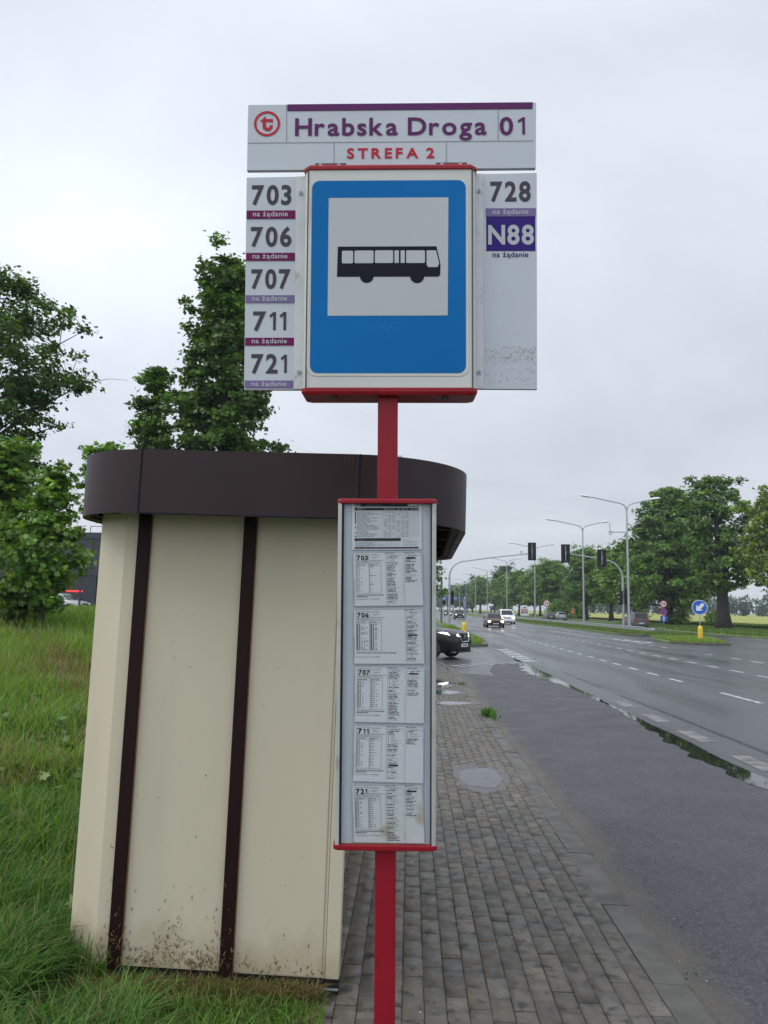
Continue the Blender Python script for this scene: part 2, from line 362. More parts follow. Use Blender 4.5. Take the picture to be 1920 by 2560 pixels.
# ================================================================ bus stop sign
def frame_w(mb, p, t, y, mi):            # thin rectangular outline on four corners TL,TR,BR,BL
    a = [Vector((q[0], q[1])) for q in p]; c = sum(a, Vector((0, 0))) / 4
    for i in range(4):
        u, v = a[i], a[(i + 1) % 4]; nrm = (c - (u + v) / 2).normalized() * t
        mb.face([u, v, v + nrm, u + nrm][::-1], y, mi)
def bbox(p): return min(q[0] for q in p), max(q[0] for q in p), min(q[1] for q in p), max(q[1] for q in p)
def rounded(x0, x1, z0, z1, r, n=6):
    o = []
    for cx, cz, a in ((x1 - r, z0 + r, -90), (x1 - r, z1 - r, 0), (x0 + r, z1 - r, 90), (x0 + r, z0 + r, 180)):
        for i in range(n + 1):
            q = R(a + 90 * i / n); o.append((cx + r * math.cos(q), cz + r * math.sin(q)))
    return o
stop = empty('bus_stop_sign', (-0.06, 2.47, 0.0), (R(3), R(-0.5), R(0.7)))
tag(stop, 'tall red bus stop post with blue bus sign, route numbers and timetable case', 'bus stop sign')
pl = MB(); pl.box(-0.029, 0.032, -0.03, 0.03, 0.0, 2.40)
pl.build('pole', M['red'], stop, bevel=0.004)
bp = MB(); bp.box(-0.11, 0.11, -0.11, 0.11, -0.02, 0.012)
for a in (-1, 1):
    for b in (-1, 1): bp.lathe([(0.014, 0.012), (0.014, 0.026), (0.006, 0.03)], 6, (a * .085, b * .085, 0))
bp.build('base_plate', M['red'], stop, bevel=0.003)
# name board
b = MB(); b.plate([(-0.4484, 3.1210), (0.4606, 3.1232), (0.4634, 3.3378), (-0.4482, 3.3370)], -0.004, 0.012)
nb = b.build('name_board', M['panel_white'], stop, bevel=0.0015)
b = MB(); b.plate([(-0.3221, 3.3145), (0.4513, 3.3156), (0.4526, 3.3372), (-0.3224, 3.3364)], -0.0055, -0.003, 0)
sm = S['seam']
def seam(a, c, t=0.0011, mi=1):
    a, c = Vector(a), Vector(c); d = (c - a).normalized(); q = Vector((-d.y, d.x)) * t
    b.face([a - q, c - q, c + q, a + q][::1], -0.0052, mi)
seam(sm[0], sm[1]); seam(sm[2], sm[3]); seam(sm[4], sm[5]); seam(sm[6], sm[7]); seam(sm[8], sm[9])
b.build('title_bar', [M['purple'], M['seam']], nb)
b = MB(); text(b, 'Hrabska Droga', -0.2972, 0.3070, 3.2338, 0.0580, -0.0060, 0, 0.020, 0.10)
b.build('stop_name', M['purple'], nb)
b = MB(); text(b, '01', 0.3480, 0.4290, 3.2322, 0.0585, -0.0060, 0, 0.020, 0.14)
b.build('stop_number', M['purple'], nb)
b = MB(); text(b, 'STREFA 2', -0.1318, 0.1428, 3.1583, 0.0335, -0.0060, 0, 0.026, 0.22)
b.build('zone_lettering', M['sign_red'], nb)
b = MB(); b.disc((-0.3864, 3.2733), 0.0413, -0.0058, -0.005, 0, 40, 0.0340)
lg = S['tlogo']; b.face(lg[::-1], -0.0058, 0)
b.build('emblem', M['sign_red'], nb)
for x0, x1 in ((-0.229, -0.132), (0.147, 0.243)):
    b = MB(); b.box(x0, x1, -0.035, -0.006, 3.108, 3.127, 0); b.box(x0 + .012, x1 - .01, -0.038, -0.034, 3.108, 3.122, 1)
    for q in (0.018, 0.075): b.disc((x0 + q, 3.115), 0.006, -0.044, -0.038, 2, 8)
    b.build('bracket', [M['dark_metal'], M['red'], M['steel']], stop, bevel=0.001)
# illuminated-type sign case with the bus pictogram
b = MB(); b.prism([(-0.2567, -0.045), (-0.243, -0.060), (0.254, -0.060), (0.2680, -0.045), (0.2680, 0.045), (0.254, 0.06), (-0.243, 0.06), (-0.2567, 0.045)], 2.408, 3.094)
cs = b.build('sign_case', M['frame_white'], stop, bevel=0.002)
for x in (-0.2465, 0.2575):
    b = MB(); b.box(x - 0.0012, x + 0.0012, -0.0625, -0.058, 2.412, 3.09); b.build('corner_groove', M['dark_metal'], cs)
def cap(name, z0, z1, zt, par, grow=0.004, x0=-0.2567, x1=0.268, d=0.064, c=0.016):
    b = MB(); o = [(x0 - grow, -d + c), (x0 - grow + c, -d), (x1 + grow - c, -d), (x1 + grow, -d + c), (x1 + grow, d - c), (x1 + grow - c, d), (x0 - grow + c, d), (x0 - grow, d - c)]
    n = len(o); k = 0.93
    cx = (x0 + x1) / 2
    i = [((p[0] - cx) * (1 - .012 / (x1 - x0)) + cx, p[1] * k) for p in o]
    if zt > z1: lv = [(o, z0), (o, z1), (i, zt)]
    else: lv = [(i, zt), (o, z0), (o, z1)]
    vs = [(p[0], p[1], z) for r_, z in lv for p in r_]
    fs = [tuple(range(n - 1, -1, -1)), tuple(range(2 * n, 3 * n))] + [(q * n + j, q * n + (j + 1) % n, (q + 1) * n + (j + 1) % n, (q + 1) * n + j) for q in (0, 1) for j in range(n)]
    b.add(vs, fs); return b.build(name, M['red'], par, bevel=0.002)
cap('end_cap', 3.091, 3.102, 3.108, stop); cp = cap('end_cap', 2.401, 2.413, 2.391, stop)
for x in (-0.16, 0.175):
    b = MB(); b.lathe([(0.010, -0.006), (0.010, 0.002)], 10, (x, -0.03, 2.389)); b.build('plug', M['dark_metal'], cp)
b = MB(); b.plate(rounded(-0.2438, 0.2462, 2.4482, 3.0668, 0.030), -0.0615, -0.0585, 0)
sp = b.build('sign_plate', M['frame_white'], stop)
b = MB(); b.plate(rounded(-0.2340, 0.2365, 2.4572, 3.0562, 0.024), -0.0625, -0.061, 0); b.build('blue_field', M['blue'], sp)
b = MB(); b.plate([(-0.1820, 2.6330), (0.1815, 2.6335), (0.1838, 3.0013), (-0.1822, 3.0010)], -0.0632, -0.062, 0); b.build('white_field', M['inner_white'], sp)
b = MB(); bu = S['bus']; b.face(bu[::-1], -0.0638, 0)
for c, e in ((S['wh'][0], S['wh'][1]), (S['wh'][2], S['wh'][3])):
    r_ = (e[0] - c[0]) * 0.96
    b.face([(c[0] + r_ * math.cos(R(q)), c[1] + r_ * math.sin(R(q))) for q in range(180, 361, 12)], -0.0638, 0)
wi = S['win']
for i in range(0, 12, 2):
    x0, x1, z0, z1 = wi[i][0], wi[i + 1][0], wi[i + 1][1], wi[i][1]
    b.face(rounded(x0, x1, z0, z1, 0.004 if x1 - x0 > .02 else 0.0012, 3), -0.0643, 1)
b.face(S['fw'][::-1], -0.0643, 1)
b.build('bus_pictogram', [M['ink'], M['inner_white']], sp)
rnd = random.Random(5)
b = MB()
for k in range(60):
    x = -0.005 + rnd.gauss(0, .02); z = 2.595 + rnd.gauss(0, .016); a = rnd.uniform(1.1, 1.9); l_ = rnd.uniform(.003, .012); t = .0004
    b.face([(x, z), (x + t * 2, z), (x + l_ * math.cos(a) + t, z + l_ * math.sin(a))], -0.0629, 0)
b.build('scratches', mat('scratch', (0.06, 0.20, 0.45), 0.6), sp)
# route panels
def na(b, bx, tm, bm, y=-0.0225, bar=True):   # the 'on request' bar
    x0, x1, z0, z1 = bbox(bx); h = z1 - z0; wd = x1 - x0
    if bar: b.plate([(x0, z0), (x1, z0), (x1, z1), (x0, z1)], y + .0002, y + .002, bm)
    text(b, 'na \u017c\u0105danie', x0 + .135 * wd, x0 + .85 * wd, z0 + .28 * h, .62 * h, y - .0006, tm, 0.012, 0.10)
PMATS = [M['panel_white'], M['digit'], M['bar_purple'], M['bar_lav'], M['indigo'], M['inner_white']]
b = MB(); b.plate([(-0.4411, 2.4151), (-0.2563, 2.4152), (-0.2563, 3.0923), (-0.4453, 3.0903)], -0.02, -0.006, 0)
lp = b.build('route_panel', M['panel_white'], stop, bevel=0.0012); lp['label'] = 'left route panel with five route numbers'
for n, bm in (('703', 2), ('706', 2), ('707', 3), ('711', 2), ('721', 3)):
    b = MB(); (x0, z1), (x1, z0) = S['n' + n]
    text(b, n, x0, x1, z0, z1 - z0, -0.0212, 1, 0.028, 0.105)
    na(b, S['b' + n], 5, bm)
    b.build('route_number', PMATS, lp)['label'] = 'route ' + n + ' on request'
b = MB(); b.box(-0.288, -0.2563, -0.0245, -0.019, 2.4165, 3.0905); b.build('edge_strip', M['strip'], lp, bevel=0.001)
b = MB(); b.plate([(0.2660, 2.4184), (0.4563, 2.4173), (0.4605, 3.1), (0.2660, 3.0969)], -0.02, -0.006, 0)
rp = b.build('route_panel', M['panel_white'], stop, bevel=0.0012); rp['label'] = 'right route panel with two route numbers and scuffed bottom'
b = MB(); (x0, z1), (x1, z0) = S['n728']; text(b, '728', x0, x1, z0, z1 - z0, -0.0212, 1, 0.028, 0.105); na(b, S['b728'], 5, 3)
b.build('route_number', PMATS, rp)['label'] = 'route 728 on request'
b = MB(); x0, x1, z0, z1 = bbox(S['bN88']); b.plate([(x0, z0), (x1, z0), (x1, z1), (x0, z1)], -0.0212, -0.019, 4)
(x0, z1), (x1, z0) = S['nN88']; text(b, 'N88', x0, x1, z0, z1 - z0, -0.0222, 5, 0.028, 0.09); na(b, S['bw'], 4, 4, -0.0212, False)
b.build('route_number', PMATS, rp)['label'] = 'night route N88 on request'
b = MB(); b.box(0.266, 0.2930, -0.0245, -0.019, 2.4185, 3.0965); b.build('edge_strip', M['strip'], rp, bevel=0.001)
b = MB(); rnd = random.Random(3)
for k in range(420):
    x = rnd.uniform(0.294, 0.453); q = rnd.random()
    z = 2.549 - 0.05 * q if rnd.random() < .55 else 2.430 + rnd.random() * .12
    if rnd.random() > (0.35 + 0.9 * (x - .294) / .16): continue
    r_ = rnd.uniform(.0006, .0022); a = rnd.uniform(0, 3)
    b.face([(x + r_ * math.cos(a + t) * (1 + .6 * rnd.random()), z + r_ * math.sin(a + t)) for t in (0, 1.4, 2.8, 4.3)], -0.0206, 0)
b.build('scuff', M['scuff'], rp)
for i, (x, z) in enumerate(S['bolts']):
    b = MB()
    if i % 3 == 1: b.disc((x, z), .0034, -0.0252, -0.0246, 1, 10)
    else:
        b.disc((x, z), .0085, -0.0262, -0.0245, 0, 14); b.disc((x, z), .0052, -0.0295, -0.026, 0, 6); b.disc((x, z), .0022, -0.0298, -0.0294, 1, 8)
    b.build('bolt', [M['steel'], M['ink'] if i % 3 != 1 else M['panel_white']], lp if i < 3 else rp)
# timetable case
tcz0, tcz1 = 1.066, 2.066
b = MB(); b.box(-0.128, 0.1335, -0.036, 0.045, tcz0, tcz1, 0)
tcs = b.build('timetable_case', M['backing'], stop)
for sx, x0, x1, g0, g1 in ((0, -0.1455, -0.1335, -0.1335, -0.1285), (1, 0.1355, 0.1485, 0.1318, 0.1355)):
    b = MB(); b.prism([(x0, -0.050), (x1, -0.050), (x1, 0.05), (x0, 0.05)] if sx else [(x0, -0.048), (x1, -0.052), (x1, 0.05), (x0, 0.05)], tcz0, tcz1, 0)
    b.build('side_rail', M['alu'], tcs, bevel=0.0025)
    b = MB(); b.box(g0, g1, -0.0475, -0.03, tcz0, tcz1); b.build('gasket', M['black_plastic'], tcs)
c1 = cap('end_cap', 2.0640, 2.0745, 2.0785, tcs, 0.0005, -0.1472, 0.1508, 0.055, 0.010)
c2 = cap('end_cap', 1.0545, 1.0685, 1.0535, tcs, 0.0005, -0.1500, 0.1515, 0.055, 0.010)
b = MB(); b.box(-0.1, 0.06, -0.0405, -0.036, 1.066, 1.0695, 0)
rnd = random.Random(8)
for k in range(40):
    x = rnd.uniform(-.115, .09); h = rnd.uniform(.001, .006); b.face([(x, 1.0665), (x + rnd.uniform(.004, .012), 1.0665), (x + .004, 1.0665 + h)], -0.0432, 0)
b.build('moss', M['algae'], tcs)
b = MB()
for k in range(14):
    x = 0.112 + rnd.gauss(0.008, .005); z = 2.045 - abs(rnd.gauss(0, .014)); r_ = rnd.uniform(.0006, .0014); b.disc((x, z), r_, -0.0366, -0.036, 0, 6)
b.build('speck', M['mud'], tcs)

def sheet(name, q, kind, damp=False, seed=0, label=None):
    """one printed page; u,v run 0..1 from its top-left corner"""
    b = MB(); rnd = random.Random(seed); y0 = -0.0400
    A = [Vector((p[0], p[1])) for p in q]
    def P(u, v):
        p = A[0].lerp(A[1], u).lerp(A[3].lerp(A[2], u), v); return p
    def rect(u0, v0, u1, v1, mi, lay=1):
        b.add([(*(lambda t: (t.x, y0 - .0004 * lay, t.y))(P(u, v)),) for u, v in ((u0, v1), (u1, v1), (u1, v0), (u0, v0))], [(0, 1, 2, 3)], mi)
    def hl(u0, u1, v, t=.004, mi=2): rect(u0, v - t / 2, u1, v + t / 2, mi)
    def vl(u, v0, v1, t=.0035, mi=2): rect(u - t / 2, v0, u + t / 2, v1, mi)
    def words(u0, u1, v, h=.011, mi=2):
        u = u0
        while u < u1 - .01:
            e = min(u1, u + rnd.uniform(.025, .085)); rect(u, v - h / 2, e, v + h / 2, mi); u = e + .011
    def write(s, u0, u1, v, cap, mi=1, bold=.02):
        text(b, s, u0, u1, 0, cap, 0, mi, bold, .09, P=lambda a, c: (lambda t: (t.x, y0 - .0008, t.y))(P(a, v - c)), maxw=False)
    b.plate([A[3], A[2], A[1], A[0]], y0, y0 + .0008, 0)
    if kind == 'prices':
        rect(.04, .012, .955, .085, 1); b.disc(tuple(P(.082, .048)), .0062, y0 - .0008, y0 - .0007, 0, 20, .0044); write('t', .076, .088, .066, .035, 0)
        rect(.80, .005, .945, .07, 0, 2); rect(.815, .012, .83, .03, 1, 3)
        words(.10, .15, .035, .012, 3); words(.10, .15, .06, .012, 3); words(.20, .42, .03, .014, 3); words(.20, .5, .055, .01, 3); words(.55, .75, .035, .01, 3); words(.84, .93, .045, .01, 3)
        rect(.04, .105, .955, .165, 1); words(.08, .2, .125, .012, 3); words(.08, .16, .147, .012, 3)
        for u in (.46, .52, .58, .65, .71, .77, .84, .9): words(u, u + .045, .135, .02, 3)
        hs = [.185 + .0305 * i for i in range(19)]
        rect(.045, .185, .058, .455, 1)
        for i, v in enumerate(hs):
            hl(.065, .955, v, .0035, 3)
            if i < 18:
                words(.07, rnd.uniform(.2, .40), v + .016, .013, 3)
                for u in (.46, .52, .58, .65, .71, .77):
                    if rnd.random() < .75: words(u, u + .035, v + .016, .010, 3)
        for u in (.44, .50, .56, .63, .69, .75, .82, .885, .95): vl(u, .165, .735, .003, 3)
        for v in (.51, .62, .70): rect(.045, v, .06, v + .035, 1)
        rect(.04, .755, .70, .815, 1); words(.08, .2, .775, .012, 3); words(.08, .18, .797, .012, 3)
        for i in range(5): hl(.045, .70, .83 + .03 * i, .0035, 3); words(.05, rnd.uniform(.3, .48), .845 + .028 * i, .012, 3); words(.73, rnd.uniform(.85, .96), .79 + .032 * i, .010, 3)
        for u in (.51, .57, .63): vl(u, .815, .96, .003, 3)
        rect(.04, .945, .955, .978, 1)
    else:
        frame_w(b, [(*(A[0] + Vector((.001, -.001))),), (*(A[1] + Vector((-.001, -.001))),), (*(A[2] + Vector((-.001, .001))),), (*(A[3] + Vector((.001, .001))),)], .0008, y0 - .0006, 2)
        for e in ((.044, .04, .23, .17),):
            hl(e[0], e[2], e[1], .005, 1); hl(e[0], e[2], e[3], .005, 1); vl(e[0], e[1], e[3], .004, 1); vl(e[2], e[1], e[3], .004, 1)
        write(kind, .058, .218, .150, .092, 1, .04)
        write('LINIA STREFOWA', .25, .39, .062, .022, 2, .0); write('- WARSZAWA', .26, .36, .112, .022, 2, .0); write('Rozk\u0142ad wa\u017cny od'.replace('\u0142', 'l').replace('\u017c', 'z'), .25, .44, .160, .018, 1, .02)
        for ti, (e0, e1) in enumerate(((.044, .230), (.240, .40))):
            hl(e0, e1, .185, .004); hl(e0, e1, .76, .004); vl(e0, .185, .76); vl(e1, .185, .76); hl(e0, e1, .255, .003)
            write('DZIEN POWSZEDNI' if ti == 0 else 'SOBOTY I SWIETA', e0 + .012, e1 - .012, .214, .018, 2, 0.0); words(e0 + .005, e1 - .05, .236, .012, 2); vl(e0 + .028, .255, .76, .0025, 3)
            nr = {'706': 30, '721': 22, '703': 12, '707': 22, '711': 18}[kind] - (9 if ti and kind != '706' else 0)
            for i in range(nr):
                v = .275 + .475 * i / nr; rect(e0 + .006, v - .006, e0 + .022, v + .006, 1); u = e0 + .036
                for k in range(1 + (rnd.random() < .35) + 2 * (kind == '706' and rnd.random() < .4 and ti == 0)): rect(u, v - .0055, u + .019, v + .0055, 2); u += .036
        write('WSZYSTKIE KURSY REALIZOWANE POJAZDAMI', .044, .43 if kind != '706' else .60, .802, .020, 1, .03)
        if kind != '706': write('NISKOPODLOGOWYMI', .044, .20, .832, .020, 1, .03)
        write('Przystanek graniczny - NA ZADANIE', .044, .37, .875, .020, 2, 0.0)
        for k in range(9): rect(.012, .5 + k * .045, .02, .535 + k * .045, 3)
        c1, c2 = (.735, None) if kind == '706' else (.47, .735)
        def col(u, v0, v1, hi):
            wd = .25; words(u + .005, u + .15, .022, .010, 2); hl(u, u + wd, .045, .003)
            words(u + .06, u + .19, .07, .012, 2); hl(u + .01, u + .05, .07, .003); hl(u + .20, u + wd, .07, .003)
            v = .098; k = 0
            vl(u + .028, .12, v1, .004, 2)
            while v < v1:
                k += 1; z = rnd.random()
                if z < .22: hl(u + .01, u + .06, v, .0025, 3); words(u + .07, u + .17, v, .010, 3); hl(u + .18, u + wd - .01, v, .0025, 3)
                elif z < .42: words(u + .06, u + .06 + rnd.uniform(.05, .12), v, .010, 3)
                else: rect(u + .012, v - .004, u + .03, v + .004, 1); words(u + .036, u + .036 + rnd.uniform(.06, .15), v, .0125, 1); rect(u + wd - .012, v - .005, u + wd - .006, v + .005, 2)
                v += .0265
            if hi: rect(u + .038, hi - .014, u + .17, hi + .014, 1, 2); words(u + .045, u + .16, hi, .010, 0)
        vl(c1, .0, 1, .003)
        col(c1, .07, .97 if kind != '711' else .93, {'711': .69, '706': .475}.get(kind))
        if c2: vl(c2, .05, 1, .003); col(c2, .07, {'703': .55, '707': .52, '711': .33, '721': .55}[kind], {'703': .115, '707': .115, '721': .115}.get(kind))
    o = b.build(name, [M['paper_damp'] if damp else M['paper'], M['print'], M['print_grey'], M['print_light']], tcs)
    if label: o['label'] = label
sheet('price_list', S['s0'], 'prices', seed=1)
for i, k in enumerate(('703', '706', '707', '711', '721')):
    sheet('timetable_sheet', S['s%d' % (i + 1)], k, damp=(k == '721'), seed=10 + i, label=('damp stained ' if k == '721' else '') + 'timetable sheet of route ' + k)

# ================================================================ bus shelter
sh = empty('bus_shelter', (-0.34, 3.77, 0.0), (0, R(1.1), R(-1)))
tag(sh, 'cream bus shelter with brown strips and wide rounded brown roof fascia', 'bus shelter')
ZB, ZT = 0.070, 2.20
b = MB(); b.prism([(-1.11, 0), (-1.285, 0.12), (-1.285, 0.165), (-1.09, 0.045), (-0.034, 0.045), (-0.034, 0)], ZB + .0, ZT)
wl_ = b.build('end_wall', M['cream'], sh, bevel=0.003)
b = MB(); rnd = random.Random(21)
# bits of mown grass and mud stuck to the foot of the wall
for k in range(900):
    x = rnd.choice((-1.03, -.90, -.80, -.72, -.64, -.60, -.55, -.40, -.25, -.12)) + rnd.gauss(0, .045) if rnd.random() < .7 else rnd.uniform(-1.10, -.04)
    if not -1.10 < x < -.04: continue
    dens = .85 if x < -0.49 else 0.25
    if rnd.random() > dens: continue
    z = ZB + abs(rnd.gauss(0, (.075 if x < -.45 else .04) * (1 + .6 * math.sin(x * 23)))) + .004
    if rnd.random() < .06: z += rnd.random() * .35
    l_ = rnd.uniform(.005, .028); a = rnd.gauss(1.35, .7); t = rnd.uniform(.0008, .0022)
    c, s_ = math.cos(a), math.sin(a); yy = -0.0012 - rnd.random() * .002
    if -1.046 < x < -0.975 or -0.522 < x < -0.455: yy -= .0225
    b.add([(x - s_ * t, yy, z + c * t), (x + s_ * t, yy, z - c * t), (x + l_ * c + s_ * t * .4, yy - .001, z + l_ * s_ - c * t * .4), (x + l_ * c * .5 - s_ * t * 1.6, yy - .001, z + l_ * s_ * .5)], [(0, 1, 2, 3)], 0 if rnd.random() < .62 else 1)
for k in range(26):
    x = rnd.uniform(-.96, -.06); z = rnd.uniform(.3, 2.0); r_ = rnd.uniform(.0012, .0034); b.disc((x, z), r_, -.0016, -.0008, 1, 6)
b.build('splashed_grass', [M['straw'], M['mud']], wl_)
b = MB()
for x in (-0.048,): b.box(x - .002, x + .002, -.0022, .0, ZB, ZT)
b.box(-.46, -.036, -.0022, -.0004, ZB, ZB + .006)
b.build('grime_line', M['grime'], wl_)
for x in (-1.012, -0.489):
    b = MB(); b.box(x - .030, x + .030, -.022, -.002, ZB - .01, ZT, 0); b.box(x + .030, x + .0345, -.014, -.002, ZB - .01, ZT, 1)
    b.build('brown_strip', [M['brown_trim'], M['rust']], sh, bevel=0.002)
b = MB(); b.box(-0.0325, 0.030, -.006, 0.06, ZB - .002, ZT); b.build('corner_post', M['cream'], sh, bevel=0.004)
b = MB(); b.box(-1.272, -1.225, 0.170, 0.21, ZB - .05, ZT); b.build('corner_post', M['brown_trim'], sh, bevel=0.003)
b = MB(); b.box(-0.54, 0.028, 0.002, 0.05, 0.004, ZB - .004, 0); b.box(-0.54, 0.0285, -0.004, 0.004, 0.018, 0.028, 1); b.box(-1.1, -0.54, .01, .05, -.02, ZB - .004, 0)
b.build('base_rail', [M['black_plastic'], M['steel']], sh, bevel=0.002)
# far wall, back wall, bench
b = MB(); b.box(-1.215, 0.03, 2.34, 2.385, ZB, ZT); b.build('end_wall', M['cream'], sh)['label'] = 'far end wall'
b = MB()
for y0, y1 in ((.2, .88), (.93, 1.60), (1.65, 2.33)): b.box(-1.25, -1.225, y0, y1, .25, 1.0)
b.build('back_wall', M['cream'], sh)
b = MB()
for y0 in (.165, .88, 1.60, 2.33): b.box(-1.26, -1.216, y0, y0 + .045, 0, ZT)
b.build('back_frame', M['brown_trim'], sh)
b = MB()
for k in range(4): b.box(-1.16 + k * .095, -1.08 + k * .095, .3, 2.2, .44, .47)
bn = b.build('bench', M['wood'], sh); b = MB()
for y in (.5, 2.0): b.box(-1.14, -.80, y, y + .05, 0, .438)
b.build('bench_leg', M['dark_metal'], bn)
# roof
def stadium(x0, x1, y0, y1, rl, rr, n=14):
    o = []
    for cx, cy, r_, a in ((x1 - rr, y0 + rr, rr, -90), (x1 - rr, y1 - rr, rr, 0), (x0 + rl, y1 - rl, rl, 90), (x0 + rl, y0 + rl, rl, 180)):
        for i in range(n + 1):
            q = R(a + 90 * i / n); o.append((cx + r_ * math.cos(q), cy + r_ * math.sin(q)))
    return o
RX0, RX1, RY0, RY1 = -1.362, 0.570, -0.30, 2.78
o_ = stadium(RX0, RX1, RY0, RY1, 0.456, 0.535); i_ = stadium(RX0 + .03, RX1 - .03, RY0 + .03, RY1 - .03, .428, .505); j_ = stadium(RX0 + .07, RX1 - .07, RY0 + .07, RY1 - .07, .39, .465)
n = len(o_); b = MB()
FZ0, FZ1 = 2.142, 2.438
lv = [(i_, FZ0 + .012), (o_, FZ0), (o_, FZ1), (i_, FZ1 + .004), (i_, FZ1 - .03)]
vs = [(p[0], p[1], z) for rr_, z in lv for p in rr_]
fs = [(q * n + j, q * n + (j + 1) % n, (q + 1) * n + (j + 1) % n, (q + 1) * n + j) for q in range(4) for j in range(n)] + [(4 * n + j, 4 * n + (j + 1) % n, (j + 1) % n, j) for j in range(n)]
b.add(vs, fs, 0)
fa = b.build('fascia', M['brown'], sh, smooth=30)
b = MB()
for x in (-0.945, 0.063): b.box(x - .0022, x + .0022, RY0 - .0016, RY0 + .02, FZ0 - .001, FZ1 + .002)
b.box(-.945, .063, RY0 - .0012, RY0 + .01, FZ0 - .003, FZ0 + .004)
b.build('fascia_joint', M['ink'], fa)
b = MB()
for x, z0, z1 in ((-.005, 2.395, 2.43), (.012, 2.40, 2.43), (.03, 2.39, 2.43), (.05, 2.2, 2.43)): b.box(x - .0016, x + .0016, RY0 - .0008, RY0 + .01, z0, z1)
b.build('drip_stain', mat('drip_stain', (0.022, 0.013, 0.014), 0.5), fa)
b = MB(); vs = [(p[0], p[1], z) for rr_, z in ((j_, FZ0 + .03), (j_, FZ0 + .16)) for p in rr_]
b.add(vs, [(j, (j + 1) % n, n + (j + 1) % n, n + j) for j in range(n)], 0)
vs = [(p[0], p[1], FZ0 + .02) for rr_ in (i_, j_) for p in rr_]
b.add(vs, [(j, (j + 1) % n, n + (j + 1) % n, n + j) for j in range(n)], 0)
b.add([(p[0], p[1], FZ0 + .165) for p in j_], [tuple(range(n - 1, -1, -1))], 0)
for y in (0.0, .55, 1.15, 1.75, 2.35): b.box(-1.28, .50, y + .0, y + .05, FZ0 + .05, FZ0 + .12, 0)
for x in (-1.2, -.3, .36): b.box(x, x + .05, -.1, 2.6, FZ0 + .03, FZ0 + .10, 0)
b.build('roof_underside', M['roof_dark'], sh)
b = MB(); b.add([(p[0], p[1], FZ1 - .03) for p in i_], [tuple(range(n))], 0); b.build('roof_sheet', M['roof_sheet'], sh)
b = MB(); b.plate([(.10, 2.13), (.40, 2.135), (.40, 2.20), (.38, 2.17), (.28, 2.155), (.10, 2.15)], .62, .63); b.build('sky_gap_plate', M['panel_white'], sh)  # added white plate standing in for a gap of bright sky under the roof
b = MB(); b.lathe([(.026, 0), (.026, .022), (.020, .028), (.020, .05), (.016, .056)], 12, (.225, -.05, FZ1 - .01)); b.build('vent_cap', M['alu'], sh, smooth=40)

# ================================================================ ground, road, pavement
NR = np.random.default_rng(11)
def sst(x, a, b): t = np.clip((x - a) / (b - a), 0, 1); return t * t * (3 - 2 * t)
def lump(x, y, s=1.0):
    return (np.sin(x * 1.7 * s + 1.3) * np.cos(y * 1.3 * s + .4) + .6 * np.sin(x * 3.9 * s + y * 2.7 * s) + .4 * np.cos(x * 7.3 * s - y * 5.1 * s)) / 2
def zl(x, y):
    """height of the grass bank left of the pavement"""
    x = np.asarray(x, float); y = np.asarray(y, float)
    side = sst(-x, 0.75, 8.5)
    h = 0.72 * side + 0.60 * sst(y, 4, 17) * sst(-x, .9, 3.5) + .05 * lump(x, y) * sst(-x, .9, 2.0) + .02
    return h * (1 - .0 * y)
ROADZ = -0.05
M['asphalt'] = mat('wet_asphalt', (0.060, 0.063, 0.068), 0.35, spec=0.50, var=0.25, vs=0.5, bump=0.08, bs=55, rv=0.13, stretch=(1, 0.10, 1), col2=(0.036, 0.037, 0.041), c2=(.52, .62), c2s=0.9)
M['coarse'] = mat('coarse_asphalt', (0.041, 0.043, 0.048), 0.52, spec=0.48, var=0.22, vs=1.1, bump=0.0, rv=0.09)
